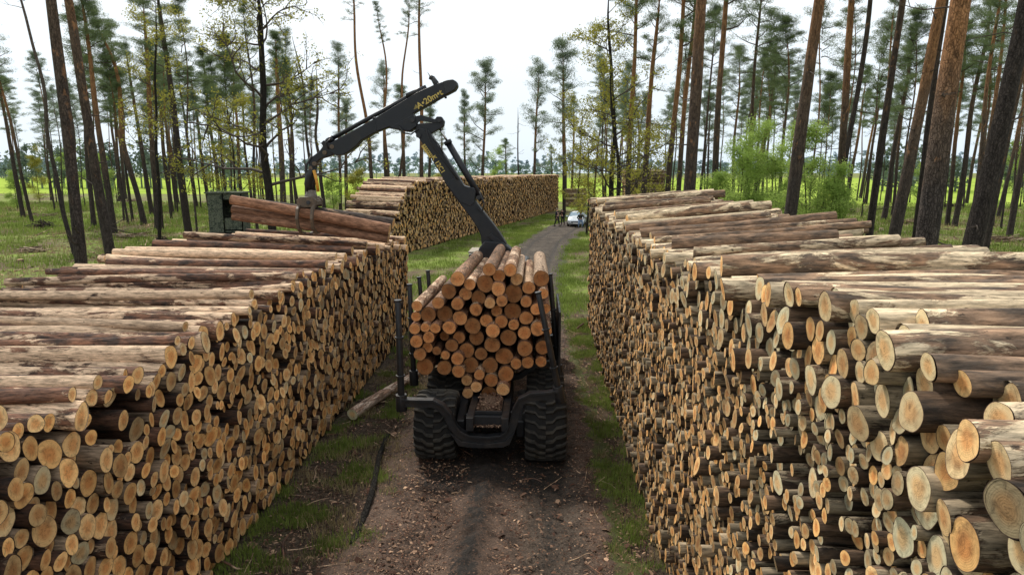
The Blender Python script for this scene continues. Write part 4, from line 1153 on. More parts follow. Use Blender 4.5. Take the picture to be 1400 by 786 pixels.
CROWNS_FAR = [(l, recolour(c, M_NEED2)) for l, c in CROWNS]

TREEN = [0]
def pine(x1, y1, x2, y2, Y, w, H=None, cs=1.0, ci=None, orange=1.0, br=1.0, dead=False, bend=.05, lab=None, grp=None, stubs=0, far=False, crown_frac=.42, kink=0, ytop=None, base_h=2.5):
    TREEN[0] += 1; seed = 1000 + TREEN[0]; g = random.Random(seed)
    if Y is None: P = gnd(x1, y1); Y = P.y
    A = atY(x1, y1, Y); B_ = atY(x2, y2, Y); ax = (B_ - A).normalized()
    base = A - ax * (A.z / ax.z); base.z = 0
    if ytop is not None:
        Tp = atY(x2, ytop, Y); H = Tp.z
    H = H or g.uniform(20, 24)
    r0 = w / FPX * (Vector(A) - C0).dot(Fv) / 2
    V, Q, LC, TI, ctr = curved_trunk(base, ax, H * (.97), r0, seed, orange, br, 12 if w < 12 else 20, 26 if w < 12 else 40, bend, kink=kink, base_h=base_h)
    if dead: nm, cat = 'bare_tree', 'bare tree'
    else: nm, cat = 'pine_tree', 'pine tree'
    root = empty(nm, (base.x, base.y, -.08))
    tag(root, lab or 'slender pine', cat, grp)
    tr = link('trunk', np_mesh('trunk', V, Q, None, mats=(M_TRUNKD if dead else M_TRUNK,), attrs={'lc': LC, 'tint': TI}), root)
    def at(h):
        f = min(max(h / (H * .97), 0), 1) ** (1 / 1.15); k = min(int(f * (len(ctr) - 1)), len(ctr) - 2); u_ = f * (len(ctr) - 1) - k
        return ctr[k][0].lerp(ctr[k + 1][0], u_), ctr[k][1]
    if not dead:
        cl = H * crown_frac; c0, _ = at(H - cl)
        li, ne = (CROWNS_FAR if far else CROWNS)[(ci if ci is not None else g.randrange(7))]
        sc_ = cl / 9.0; rz = g.uniform(0, 6.28)
        q = Vector((0, 0, 1)).rotation_difference((at(H * .97)[0] - c0).normalized()).to_euler()
        for nm_, me_ in (('limbs', li), ('crown', ne)):
            o = link(nm_, me_, root); o.location = c0; o.scale = (sc_ * cs * g.uniform(.92, 1.08), sc_ * cs, sc_)
            o.rotation_mode = 'QUATERNION'; o.rotation_quaternion = q.to_quaternion() @ Matrix.Rotation(rz, 4, 'Z').to_quaternion()
    if stubs or dead:
        n = stubs or 9
        for k in range(n):
            Bq = Br()
            h = g.uniform(.12, .62) * H if not dead else g.uniform(.45, .97) * H
            c, r = at(h); az = g.uniform(0, 6.28); d = Vector((math.cos(az), math.sin(az), g.uniform(-.25, .45))).normalized()
            ln = g.uniform(.25, 1.5) * (1.3 if dead else 1); pts = [c + d * r * .6]
            for j in range(5):
                d = (d + Vector((g.gauss(0, .22), g.gauss(0, .22), g.gauss(0.05, .2)))).normalized(); pts.append(pts[-1] + d * ln / 5)
            rr = g.uniform(.012, .028) * (1.3 if w > 12 else 1); Bq.tube(pts, [rr, rr * .85, rr * .7, rr * .5, rr * .35, rr * .15], 5)
            for j in (2, 3):
                if g.random() < .6:
                    e = pts[j] + (d + Vector((g.gauss(0, .7), g.gauss(0, .7), g.gauss(0, .5)))).normalized() * ln * .35; Bq.tube([pts[j], (pts[j] + e) / 2, e], [rr * .5, rr * .35, rr * .12], 4)
            link('dead_branch', Bq.mesh('dead_branch', M_TWIG), root)
    return root
GL, GR, GM = 'slender pines of the wood left of the crane', 'slender pines of the wood behind the right stack', 'distant pines beyond the curved stack'
# left wood ---- x1 y1 (low point) x2 y2 (high point) depth width
pine(112, 384, 69, 0, 19.5, 16, 23, lab='thick straight pine standing closest behind the left stack', grp=None, stubs=7, orange=.55)
pine(155, 362, 92, 0, 24, 13.5, 23, lab='straight pine just behind the left stack, second closest to it', stubs=8, orange=.7)
pine(96, 315, 33, 0, 44, 6, 19, dead=True, lab='crooked bare dark tree leaning left beside the thickest left pine', kink=.15, bend=.2)
pine(32, 297, 0, 122, None, 6, 19, grp=GL, lab=None, orange=.5)
for a in ((37, 272, 0, 108, 75, 4.5), (127, 289, 108, 0, 70, 6.5), (164, 275, 146, 118, None, 4.5), (172, 272, 155, 120, None, 4.5), (235, 292, 215, 110, None, 6), (243, 279, 219, 122, None, 5), (269, 284, 248, 122, None, 4.5),
          (286, 284, 259, 72, None, 5), (298, 261, 274, 76, 105, 5.5), (330, 265, 318, 65, 100, 5), (343, 265, 327, 100, 110, 4), (406, 267, 387, 126, 100, 4), (404, 263, 392, 95, 112, 4), (309, 266, 290, 90, 100, 4.5)):
    pine(*a, grp=GL, orange=random.Random(a[0]).uniform(.4, .9), bend=.12, cs=1.05)
pine(156, 320, 112, 0, None, 8.5, 22, lab='tall pine third from the left stack with reddish upper trunk', stubs=6, orange=.8)
pine(197, 307, 143, 25, None, 7.5, 22, lab='pine with a bend halfway up in the left wood', bend=.35, stubs=4, orange=.9)
pine(208, 293, 163, 10, None, 6, 22, grp=GL, orange=.5)
pine(216, 314, 196, 0, None, 8, 22, lab='upright dark pine in the open grass left of the leaning one', stubs=7, orange=.75)
pine(259, 326, 218, 0, None, 10, 22, lab='dark leaning pine standing left of the camouflaged hunting hide', stubs=5, orange=.3, br=.75)
pine(387, 268, 375, 45, 80, 8.5, 21, lab='pale barked pine right of the dark spreading oak', orange=.8, br=1.4)
pine(442, 275, 435, 126, 80, 5.5, lab='bare forked tree directly behind the grapple', dead=True, ytop=85, kink=.2, bend=.2)
pine(431, 268, 406, 65, 88, 4.5, dead=True, lab='thin bare leaning tree left of the bare forked one', ytop=40, bend=.2)
pine(465, 265, 462, 90, 90, 4.5, ytop=62, ci=3, cs=.72, crown_frac=.62, far=True, lab='narrow crowned pine rising above the curved end of the crane arm')
pine(474, 265, 473, 170, 100, 5.5, ytop=140, ci=0, crown_frac=.55, far=True, grp=GM)
pine(508, 250, 478, 0, 75, 5.5, 27, lab='very tall thin pine leaning left above the distant stack', ci=4, cs=.8, crown_frac=.22, bend=.15)
pine(530, 240, 521, 26, 85, 4, ytop=2, crown_frac=.22, cs=.8, ci=3, lab='very thin wavy pine crossing behind the middle of the crane arm', bend=.3)
pine(545, 240, 553, 0, 85, 4, 27, crown_frac=.2, lab='thin wavy pine right behind the arm cylinder', bend=.3)
pine(577, 240, 574, 0, 75, 6, 27, crown_frac=.28, cs=.8, ci=4, lab='straight purplish pine trunk rising behind the crane text', stubs=5)
for a, yt, cs_ in (((527, 245, 525, 150, 110, 5), 92, .8), ((552, 245, 548, 150, 105, 6), 118, 1.1), ((586, 245, 588, 150, 110, 5), 135, 1.0), ((604, 245, 603, 150, 130, 4), 175, 1.0), ((508, 245, 504, 190, 120, 4), 170, 1.1), ((637, 250, 635, 150, 110, 3.6), 130, .75),
                ((755, 245, 754, 225, 160, 3), 200, 1.0), ((693, 245, 692, 220, 150, 3), 192, 1.1)):
    pine(*a, ytop=yt, cs=cs_, far=True, grp=GM, crown_frac=.58, orange=.8)
pine(660, 250, 665, 97, 96, 4.4, ytop=90, ci=2, cs=.85, crown_frac=.72, far=True, lab='full crowned pine standing alone against the sky right of the crane knuckle')
pine(710, 250, 708, 145, 105, 2.6, ytop=142, dead=True, lab='thin bare snag between the two lone crowned pines')
pine(730, 250, 736, 97, 96, 4.2, ytop=90, ci=5, cs=.85, crown_frac=.7, far=True, lab='lone pine with long open crown left of the track end')
pine(771, 262, 769, 66, 98, 4.6, ytop=58, ci=1, cs=.9, crown_frac=.75, far=True, lab='tall open pine where the curved stack ends')
pine(774, 280, 770, 100, None, 2.8, ytop=95, ci=3, cs=.5, lab='pole thin young pine left of the low distant log pile')
pine(782, 262, 785, 145, 115, 3.6, ytop=130, ci=4, far=True, grp=GM)
pine(812, 267, 822, 164, 110, 3.4, ytop=150, ci=0, far=True, grp=GM)
# centre right
pine(859, 261, 872, 0, 62, 8, 24, grp=GR, ci=2, orange=1.0); pine(878, 262, 897, 15, 55, 9, 20, lab='reddish pine with forked top above the distant log pile', ci=4, cs=.7, bend=.12, orange=1)
pine(914, 258, 936, 0, 50, 8.5, 24, grp=GR); pine(927, 262, 942, 95, 56, 7.5, 24, grp=GR)
pine(940, 265, 958, 0, 27, 18, 24, lab='thick reddish pine standing behind the far end of the right stack', stubs=8, orange=.75)
pine(957, 270, 969, 133, 80, 4, grp=GR, orange=.4); pine(966, 270, 971, 160, 80, 3.4, dead=True, ytop=130, lab='thin bare leaning stem right of the thick reddish pine')
pine(977, 272, 992, 0, 44, 9.5, 24, lab='straight pine next right of the thick reddish one', stubs=6, orange=.7)
for a in ((1018, 282, 1048, 0, None, 9.5), (1020, 240, 1037, 0, 62, 6), (1030, 284, 1081, 0, None, 8.5), (1176, 272, 1202, 120, None, 4.5), (1183, 280, 1206, 114, None, 4.5), (1158, 280, 1181, 137, None, 4.5), (1003, 262, 1012, 90, 90, 4.5), (1222, 275, 1240, 110, 90, 4),
          (1208, 302, 1250, 60, None, 7), (1305, 309, 1353, 0, None, 7.5), (1380, 323, 1400, 192, None, 8), (1339, 230, 1364, 0, 52, 7), (1355, 190, 1380, 0, 55, 6.5), (1364, 298, 1400, 137, None, 5), (1321, 279, 1345, 150, None, 4.5), (1298, 275, 1311, 150, 75, 6), (1286, 280, 1312, 60, 70, 5.5)):
    pine(*a, grp=GR, stubs=4 if a[5] > 6 else 0, orange=random.Random(a[0]).uniform(.4, 1.0), bend=.12)
pine(1079, 310, 1121, 0, 31, 18, 24, lab='thick pine with dark foot and orange top right of the young birches', stubs=9, orange=.75)
pine(1143, 318, 1164, 0, 34, 11, 24, lab='brown pine standing close to its curving neighbour', stubs=7, orange=.9)
pine(1141, 318, 1192, 0, 36, 8, 24, lab='curving pine crossing behind its brown neighbour', stubs=5, bend=.2, orange=.3)
pine(1188, 327, 1235, 0, 33, 10.5, 24, lab='dark leaning pine between the brown pair and the big orange trunks', stubs=5, orange=.45, br=.8)
pine(1222, 326, 1287, 0, 30, 16, 24, lab='reddish leaning pine just left of the biggest orange trunk', stubs=9, orange=1.0)
pine(1252, 323, 1293, 0, 36, 9, 24, lab='dark pine hidden behind the biggest orange trunk', orange=.4, br=.7)
pine(1270, 326, 1311, 0, 15.5, 30, 24, lab='biggest pine trunk, flaky bright orange bark above a grey foot', stubs=10, orange=2.3, br=1.1, base_h=4.6)
pine(1325, 341, 1399, 0, 18, 25, 24, lab='thick dark grey pine leaning out of the right edge of the photo', stubs=6, orange=.25, br=.8)
pine(1353, 316, 1399, 92, 36, 8.5, 24, lab='slim brown pine right of the thick dark leaning trunk', stubs=4, orange=.7)
# the rest of the wood, thinning out towards the field
def scatter(n, xr, yr, grp, seed):
    g = random.Random(seed); placed = []
    while len(placed) < n:
        Y = g.uniform(*yr); px_ = g.uniform(*xr); P = atY(px_, 250, Y)
        if any((P.x - a) ** 2 + (Y - b) ** 2 < 4 for a, b in placed): continue
        placed.append((P.x, Y)); ln = (px_ - 700) / 700 * .035 * 0 + g.gauss(0, .02)
        c = proj((P.x, Y, 0)); d = proj((P.x + ln * 15, Y, 15))
        pine(c[0], c[1], d[0], d[1], Y, g.uniform(.16, .30) * FPX / Y, g.uniform(16, 23), grp=grp, orange=g.uniform(.4, 1), br=g.uniform(.8, 1.2), bend=.15, cs=g.uniform(.8, 1.15), far=Y > 92, crown_frac=g.uniform(.36, .55))
scatter(18, (-30, 200), (70, 140), GL, 1); scatter(30, (170, 430), (60, 135), GL, 2)
scatter(22, (815, 1010), (88, 140), GR, 3); scatter(50, (1000, 1430), (55, 135), GR, 4)
for o in list(col.objects):
    if o.get('label') == 'slender pine':
        o['label'] = {GL: 'slender dark stemmed pine in the open wood left of the crane', GR: 'slender pine in the wood behind the right stack', GM: 'small hazy pine beyond the distant curved stack'}[o['group']]

# ---- broadleaved trees
def spread_tree(name, base, ax, H, r0, leafmat, seed, lab, cat='tree', nb=13, leafn=9, lsize=.11, trunkmat=None, reach=3.4, lo=.25, grp=None, density=.6, crad=.28, up=.35, trunk_vis=1.0):
    g = random.Random(seed); gn = np.random.RandomState(seed)
    root = empty(name, (base[0], base[1], -.05)); tag(root, lab, cat, grp)
    V, Q, LC, TI, ctr = curved_trunk(base, ax, H, r0, seed, 0, 1, 12, 24, .12, kink=.1)
    link('trunk', np_mesh('trunk', V, Q, None, mats=(trunkmat or M_TRUNKO,), attrs={'lc': LC, 'tint': TI}), root)
    B = Br(); cs = []
    def grow(p, d, ln, r, lev):
        pts = [p]; n = 6
        for k in range(n):
            d = (d + Vector((g.gauss(0, .24), g.gauss(0, .24), g.gauss(.03, .17)))).normalized(); p = p + d * ln / n; pts.append(p)
        B.tube(pts, [max(r * (1 - .8 * k / n), .006) for k in range(n + 1)], 5 if lev < 2 else 3)
        if lev < 2:
            for k in range(2, n + 1):
                for q in range(2 if lev == 0 else 1):
                    if g.random() < .8:
                        e = (d + Vector((g.gauss(0, .8), g.gauss(0, .8), g.gauss(.15, .5)))).normalized(); grow(pts[k], e, ln * g.uniform(.3, .5), r * .5, lev + 1)
        if lev >= 1:
            for k in range(2, n + 1):
                if g.random() < density: cs.append((*(pts[k] + Vector((g.gauss(0, .1), g.gauss(0, .1), g.gauss(0, .1)))), g.uniform(.7, 1.3)))
    for i in range(nb):
        f = lo + (1 - lo) * (i + g.random()) / nb; k = min(int(f ** (1 / 1.15) * 24), 23); c, r = ctr[k]
        az = i * 2.4 + g.uniform(-.4, .4); el = g.uniform(-.1, .5) + up * f
        d = Vector((math.cos(az) * math.cos(el), math.sin(az) * math.cos(el), math.sin(el)))
        grow(c, d, reach * (1.1 - .6 * f) * g.uniform(.6, 1.2), r * .45, 0)
    link('limbs', B.mesh('limbs', trunkmat if trunkmat else M_TWIG) if not trunkmat else B.mesh('limbs', M_TWIG), root)
    Vv, Qq = leaf_faces(cs, leafn, crad, lsize, .55, .8, gn, .3)
    link('crown', np_mesh('crown', Vv, Qq, None, mats=(leafmat,), smooth_q=False), root)
    return root
def spr(x1, y1, x2, y2, Y, *a, **k):
    A = atY(x1, y1, Y); B_ = atY(x2, y2, Y); ax = (B_ - A).normalized(); base = A - ax * (A.z / ax.z)
    return spread_tree(a[0], (base.x, base.y), ax, *a[1:], **k)
spr(371, 271, 353, 0, 42, 'oak_tree', 17, .27, M_OAK, 51, 'dark spreading oak with sparse yellow green leaves left of the crane', nb=17, reach=6.0, leafn=7, lsize=.15, density=.30, crad=.40, lo=.28)
spr(320, 300, 312, 100, 50, 'oak_tree', 11, .08, M_OAK, 52, 'young oak thick with yellow leaves left of the dark spreading oak', nb=14, reach=3.2, leafn=7, lsize=.14, density=.30, crad=.4, lo=.15)
spr(215, 200, 210, 0, 48, 'oak_tree', 17, .12, M_OAK, 57, 'tall sparse oak with olive leaves over the left wood', nb=14, reach=3.4, leafn=6, lsize=.14, density=.25, crad=.4, lo=.35)
spr(835, 270, 833, 0, 50, 'oak_tree', 18, .19, M_OAK, 53, 'yellow leaved oak with straight trunk behind the right stack', nb=17, reach=4.4, leafn=7, lsize=.16, density=.24, crad=.42, lo=.22)
spr(843, 268, 837, 76, 46, 'oak_tree', 12, .14, M_OAK, 54, 'dark branching oak leaning left toward the track', nb=13, reach=4.6, leafn=6, lsize=.15, density=.2, crad=.4, lo=.2)
spr(803, 272, 806, 150, 62, 'oak_tree', 9, .09, M_OAK, 55, 'small bushy oak beside the low distant log pile', nb=13, reach=2.6, leafn=7, lsize=.15, density=.25, crad=.4, lo=.1)
spr(792, 262, 796, 150, 80, 'oak_tree', 13, .1, M_OAK, 58, 'pale leafy tree behind the parked car', nb=13, reach=3.6, leafn=7, lsize=.18, density=.22, crad=.5, lo=.1)
spr(885, 262, 884, 150, 70, 'oak_tree', 10, .08, M_OAK, 56, 'young oak with yellow sprays behind the tall distant log pile', nb=12, reach=3.0, leafn=7, lsize=.16, density=.25, crad=.45, lo=.15)
bi = [(1010, 300, 38, 7.0, 2.4), (1038, 303, 40, 8.2, 2.6), (1060, 305, 37, 6.6, 2.4), (1108, 318, 34, 7.6, 2.6), (1134, 322, 33, 5.6, 2.0), (992, 300, 40, 5.5, 2.0)]
for n, (x, y, Y, H, rc) in enumerate(bi):
    spr(x, 260, x + 6, 150, Y, 'birch_sapling', H, .045, M_BIRCH, 70 + n, f'young birch with fresh light green leaves, {ORD[n] if n < 5 else "farthest left"} in the thicket behind the right stack' if n < 5 else 'small light green birch at the left edge of the thicket', cat='birch', nb=22, reach=rc * .66, leafn=9, lsize=.085, density=.55, crad=.36, lo=.05, up=.6)
for n, (x, Y, H, m_) in enumerate([(143, 85, 7, M_BIRCH), (100, 110, 10, M_BIRCH), (52, 120, 9, M_OAK), (488, 92, 5.5, M_OAK), (455, 85, 5, M_BIRCH), (606, 110, 6, M_OAK), (678, 120, 9, M_BIRCH), (600, 90, 5, M_OAK), (1262, 100, 6, M_BIRCH), (1390, 95, 9, M_BIRCH), (20, 100, 5, M_BIRCH)]):
    P = atY(x, 250, Y)
    spread_tree('young_tree', (P.x, Y), Vector((0, 0, 1)), H, .06, m_, 90 + n, 'small ' + ('light green' if m_ is M_BIRCH else 'yellowish') + ' broadleaved tree at the edge of the field', nb=12, reach=H * .30, leafn=9, lsize=.15, density=.32, crad=.5, lo=.08,
                grp='light green young trees by the field' if m_ is M_BIRCH else 'yellowish young trees by the field', cat='young tree')

# ---- far tree line behind the field, haze painted into its foliage colours
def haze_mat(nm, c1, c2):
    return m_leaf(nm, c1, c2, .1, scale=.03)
M_FAR = haze_mat('far_foliage_hazed', (.17, .235, .24), (.27, .34, .32)); M_FAR2 = haze_mat('farthest_foliage_hazed', (.30, .39, .45), (.38, .47, .52))
def treeline(Y, x0, x1, hfun, mat, seed, lab, step=5.5, lf=3.2):
    g = random.Random(seed); gn = np.random.RandomState(seed); cs = []; B = Br(); x = x0
    while x < x1:
        h = hfun(x) * g.uniform(.7, 1.15); y = Y + g.uniform(-14, 14); w = g.uniform(2.6, 4.6)
        B.tube([Vector((x, y, 0)), Vector((x, y, h * .7))], [.3, .15], 4)
        for k in range(16):
            f = g.random() ** .8; z = h * (.22 + .78 * f); s = w * math.sqrt(max(1 - ((f - .35) / .75) ** 2, .05))
            cs.append((x + g.gauss(0, s * .5), y + g.gauss(0, s * .5), z, g.uniform(.8, 1.3)))
        x += g.uniform(step * .5, step * 1.3)
    V, Q = leaf_faces(cs, 16, 1.9, lf * .45, .7, .8, gn)
    me = np_mesh('treeline', V, Q, None, mats=(mat,), smooth_q=False); o = link('far_forest', me); tag(o, lab, 'forest', None, 'stuff')
    t_ = link('trunks', B.mesh('trunks', mat), o)
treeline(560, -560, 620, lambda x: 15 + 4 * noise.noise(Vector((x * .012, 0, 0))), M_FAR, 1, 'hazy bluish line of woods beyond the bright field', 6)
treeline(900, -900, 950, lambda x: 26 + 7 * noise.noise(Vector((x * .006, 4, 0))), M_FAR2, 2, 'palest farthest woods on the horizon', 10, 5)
M_MIDF = haze_mat('mid_foliage_hazed', (.10, .135, .115), (.19, .23, .17))
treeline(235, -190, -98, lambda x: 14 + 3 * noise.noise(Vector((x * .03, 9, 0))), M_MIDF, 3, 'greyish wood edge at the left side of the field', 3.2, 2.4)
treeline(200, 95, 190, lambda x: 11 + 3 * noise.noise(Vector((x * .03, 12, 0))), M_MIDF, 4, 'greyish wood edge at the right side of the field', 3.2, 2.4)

# ---- brush piles, stumps, felled remains
def brush_pile(x, y, w, h, n, seed, lab, dark=False, grp=None):
    g = random.Random(seed); L_ = []
    for k in range(n):
        a = g.gauss(0, .5); ln = w * g.uniform(.3, .9); px_, py_ = x + g.gauss(0, w * .22), y + g.gauss(0, w * .18); z = abs(g.gauss(0, h * .4)) * (1 - min(abs(px_ - x) / w, .8))
        d = Vector((math.cos(a), math.sin(a), g.gauss(0, .12 if not dark else .4))) * ln / 2; c = Vector((px_, py_, z + .05))
        L_.append(dict(p0=c - d, p1=c + d, r0=g.uniform(.02, .07), r1=g.uniform(.008, .03), tint=(g.uniform(.5, 1.1) if not dark else g.uniform(.3, .6), .5, g.random()), ph=g.uniform(0, 6), bend=.05))
    o = logs_object('brush_pile', L_, M_BARKR if not dark else M_DARKB, 6, 3, None, (x, y, 0)); return tag(o, lab, 'brush pile', grp)
def stump(x, y, r, h, seed, lab):
    g = random.Random(seed); o = logs_object('tree_stump', [dict(p0=Vector((x, y, h)), p1=Vector((x, y, -.1)), r0=r, r1=r * 1.5, tint=(.9, .6, g.random()), ph=g.uniform(0, 6), wob=.07)], M_BARKR, 16, 4, None, (x, y, 0))
    return tag(o, lab, 'stump', 'tree stumps in the clearing')
for n, (x, y, w, h, dk_, lab) in enumerate([(60, 312, 2.2, .9, True, 'dark brushwood heap in the left clearing'), (62, 296, 3.4, .35, False, 'pale heap of thin sticks left of the second pine'), (20, 278, 1.2, 1.1, True, 'dark root plate standing up at the far left'),
        (185, 325, 3.2, .3, False, 'scattered pale poles between the left pines'), (222, 333, .9, .6, True, 'dark stump with roots beside the leaning pine'), (180, 276, 2.6, .5, False, 'light coloured stick heap at the back of the left wood'),
        (45, 345, 1.8, .4, False, 'broken branch heap on the left grass'), (175, 350, 2.6, .25, False, 'thin pole scatter behind the left stack'),
        (1165, 292, .9, .6, True, 'dark round root lump between the brown pines'), (1240, 305, 3, .3, False, 'scattered twigs between the orange trunks'), (1375, 330, 2.6, .5, False, 'twiggy heap at the right edge behind the stack'), (1345, 285, 3, .7, False, 'far brushwood heap at the right edge of the field'),
        (1300, 283, 2.4, .5, True, 'dark low heap beyond the biggest orange trunk'), (1095, 285, 2.5, .5, True, 'dark low heap beyond the young birches')]):
    P = gnd(x, y); brush_pile(P.x, P.y, w, h, 46, 200 + n, lab, dk_)
for n, (x, y, lab) in enumerate([(112, 270, 'small cut stump far back in the left wood'), (28, 360, 'low pale stump in the left grass'), (1205, 315, 'cut stump between the brown pines and the orange trunks'), (1262, 290, 'small cut stump at the edge of the bright field')]):
    P = gnd(x, y); stump(P.x, P.y, .18, .25, n, lab)

# ---- camouflaged hunting hide on legs
hp = gnd(318, 355); HX, HY = hp.x, hp.y
hide = empty('hunting_hide', (HX, HY, 0), R(8), 'small camouflaged hunting hide standing on thin legs', 'hunting hide')
t = NT('camouflage_net'); n = t.noise(t.objc(), 5, 5, .75, .8); n2 = t.noise(t.objc(), 22, 4, .7)
c = t.mix(t.ramp(n, [(.42, 0), (.5, 1)]), (.035, .045, .035), (.13, .14, .10)); c = t.mix(t.ramp(n2, [(.5, 0), (.6, .8)]), c, (.02, .024, .022)); t.bsdf(c, .95, t.bump(n2, 1, .05)); M_CAMO = t.m
hz0, hz1 = atY(300, 316, HY).z, atY(300, 264, HY).z; hw2 = 1.0
m = MB()
for (cx_, cy_, dx_, dy_) in ((-hw2 + .02, 0, .05, 1.8), (hw2 - .02, 0, .05, 1.8), (0, .9, 2.0, .05)): m.box((cx_, cy_, (hz0 + hz1) / 2), (dx_, dy_, hz1 - hz0))
m.box((-.55, -.9, (hz0 + hz1) / 2), (.9, .05, hz1 - hz0)); m.box((.45, -.9, hz0 + .45), (1.05, .05, .9)); m.box((.45, -.9, hz1 - .2), (1.05, .05, .35))
m.build('wall', M_CAMO, hide)
m = MB(); m.box((0, 0, hz1 + .04), (2.3, 2.1, .08)); m.build('roof', M_CAMO, hide)
m = MB(); m.box((0, 0, hz0 - .06), (2.5, 2.2, .08)); m.build('platform', M_DARKB, hide)
for lx in (-.95, .95):
    for ly in (-.85, .85): m = MB(); m.tube([(lx, ly, hz0 - .1), (lx * 1.12, ly * 1.1, -.1)], .05, 8); m.build('leg', M_TWIG, hide)
for a, b in (((-.95, -.85, .4), (.95, -.85, hz0 - .2)), ((.95, -.85, .4), (-.95, -.85, hz0 - .2))): m = MB(); m.tube([a, b], .03, 6); m.build('brace', M_TWIG, hide)
m = MB()
for k in (-.08, 1.03): m.tube([(k, -.95, hz0 + .02), (k, -.95, hz1 - .02)], .035, 6)
for z in (hz0 + .15, hz0 + .95): m.tube([(-.08, -.95, z), (1.03, -.95, z)], .03, 6)
m.build('window_frame', M_TRUNKD, hide)
V_, Q_ = leaf_faces([(random.Random(k).uniform(-1.1, 1.1), random.Random(k + 99).uniform(-1, 1), hz1 + .08 if k % 2 else random.Random(k + 5).uniform(hz0, hz1), 1) for k in range(60)], 10, .3, .12, .5, .6, np.random.RandomState(3))
o = link('leaf_garland', np_mesh('leaf_garland', V_, Q_, None, mats=(M_NEED,), smooth_q=False), hide); o['kind'] = 'stuff'
# ---------------------------------------------------------------- people and the car on the far track
def m_cloth(nm, c): return m_simple(nm, c, .9, 0, 20, .2, .1, .1)
M_SKIN = m_simple('skin', (.50, .29, .20), .6, 0, 9, .1, .0); M_HAIR = m_cloth('grey_hair', (.22, .19, .16))
def person(loc, rz, jac, trs, pose, lab, hair=M_HAIR, scale=1.0, cap=None):
    root = empty('person', loc, rz, lab, 'person')
    J = dict(pel=(0, 0, .96), chest=(0, .0, 1.28), neck=(0, .0, 1.49), head0=(0, 0, 1.58), head=(0, -.01, 1.70), headt=(0, 0, 1.76))
    J.update(pose)
    order = ['pel', 'chest', 'neck', 'head0', 'head', 'headt', 'sl', 'el', 'wl', 'hl', 'sr', 'er', 'wr', 'hr', 'hipl', 'kl', 'al', 'tl', 'hipr', 'kr', 'ar', 'tr']
    rad = dict(pel=.145, chest=.165, neck=.062, head0=.075, head=.098, headt=.075, sl=.085, el=.055, wl=.04, hl=.038, sr=.085, er=.055, wr=.04, hr=.038, hipl=.105, kl=.07, al=.05, tl=.038, hipr=.105, kr=.07, ar=.05, tr=.038)
    edges = [('pel', 'chest'), ('chest', 'neck'), ('neck', 'head0'), ('head0', 'head'), ('head', 'headt'), ('chest', 'sl'), ('sl', 'el'), ('el', 'wl'), ('wl', 'hl'), ('chest', 'sr'), ('sr', 'er'), ('er', 'wr'), ('wr', 'hr'),
             ('pel', 'hipl'), ('hipl', 'kl'), ('kl', 'al'), ('al', 'tl'), ('pel', 'hipr'), ('hipr', 'kr'), ('kr', 'ar'), ('ar', 'tr')]
    def skin(nm, names, grow, mat, parent, lim=None):
        ix = {n: i for i, n in enumerate(names)}
        me = bpy.data.meshes.new(nm); me.from_pydata([J[n] for n in names], [(ix[a], ix[b]) for a, b in edges if a in ix and b in ix], [])
        o = link(nm, me, parent); 
        o.modifiers.new('skin', 'SKIN'); 
        for i, n in enumerate(names): me.skin_vertices[0].data[i].radius = (rad[n] * grow, rad[n] * grow); me.skin_vertices[0].data[i].use_root = (i == 0)
        s_ = o.modifiers.new('sub', 'SUBSURF'); s_.levels = s_.render_levels = 1; me.materials.append(mat); return o
    body = skin('body', order, 1.0, M_SKIN, root)
    skin('jacket', ['pel', 'chest', 'neck', 'sl', 'el', 'wl', 'sr', 'er', 'wr'], 1.18, jac, root)
    skin('trousers', ['pel', 'hipl', 'kl', 'al', 'hipr', 'kr', 'ar'], 1.14, trs, root)
    for s in 'lr':
        a, b = Vector(J['a' + s]), Vector(J['t' + s]); m = MB(); m.tube([a + (a - b) * .4 + Vector((0, 0, -.03)), a.lerp(b, .5) + Vector((0, 0, -.01)), b], [.05, .052, .04], 10); m.build('shoe', M_STEEL, root, .01)
    hd = Vector(J['head']); m = MB()
    m.lathe([(.0001, .118), (.05, .108), (.085, .075), (.104, .02), (.100, -.02)], (hd.x, hd.y + .012, hd.z), 'Z', 16); m.build('hair' if not cap else 'cap', hair, root)
    m = MB()
    f = hd + Vector((0, -.098, -.005)); m.loft([[f + Vector((-.012, 0, -.02)), f + Vector((.012, 0, -.02)), f + Vector((0, 0, .03))], [f + Vector((-.004, -.022, -.018)), f + Vector((.004, -.022, -.018)), f + Vector((0, -.004, .025))]])
    for sx in (-.098, .098): m.tube([hd + Vector((sx, .0, -.03)), hd + Vector((sx, .0, .025))], [.014, .018], 6)
    m.build('face_features', M_SKIN, body)
    dkm = M_HOSE; m = MB()
    for sx in (-.034, .034): m.tube([hd + Vector((sx, -.097, .012)), hd + Vector((sx, -.088, .012))], .011, 6)
    m.tube([hd + Vector((-.025, -.092, -.048)), hd + Vector((.025, -.092, -.048))], .006, 5); m.build('eyes_and_mouth', dkm, body)
    for s in 'lr':   # fingers
        h = Vector(J['h' + s]); w_ = Vector(J['w' + s]); d = (h - w_).normalized(); side = d.cross(Vector((0, 1, 0))).normalized() if abs(d.y) < .9 else Vector((1, 0, 0)); m = MB()
        side = Vector((0, 1, 0)) if abs(d.y) < .8 else Vector((1, 0, 0))
        for k in range(4):
            q = h + side * (.028 * (k - 1.5)); m.tube([q, q + d * .045, q + d * (.075 + .008 * (k % 3)) + Vector((0, 0, -.004))], [.010, .009, .007], 6)
        m.tube([h - side * .035, h - side * .06 + d * .03, h - side * .06 + d * .055], [.011, .010, .008], 6); m.build('fingers', M_SKIN, body)
    root.scale = (scale,) * 3
    return root
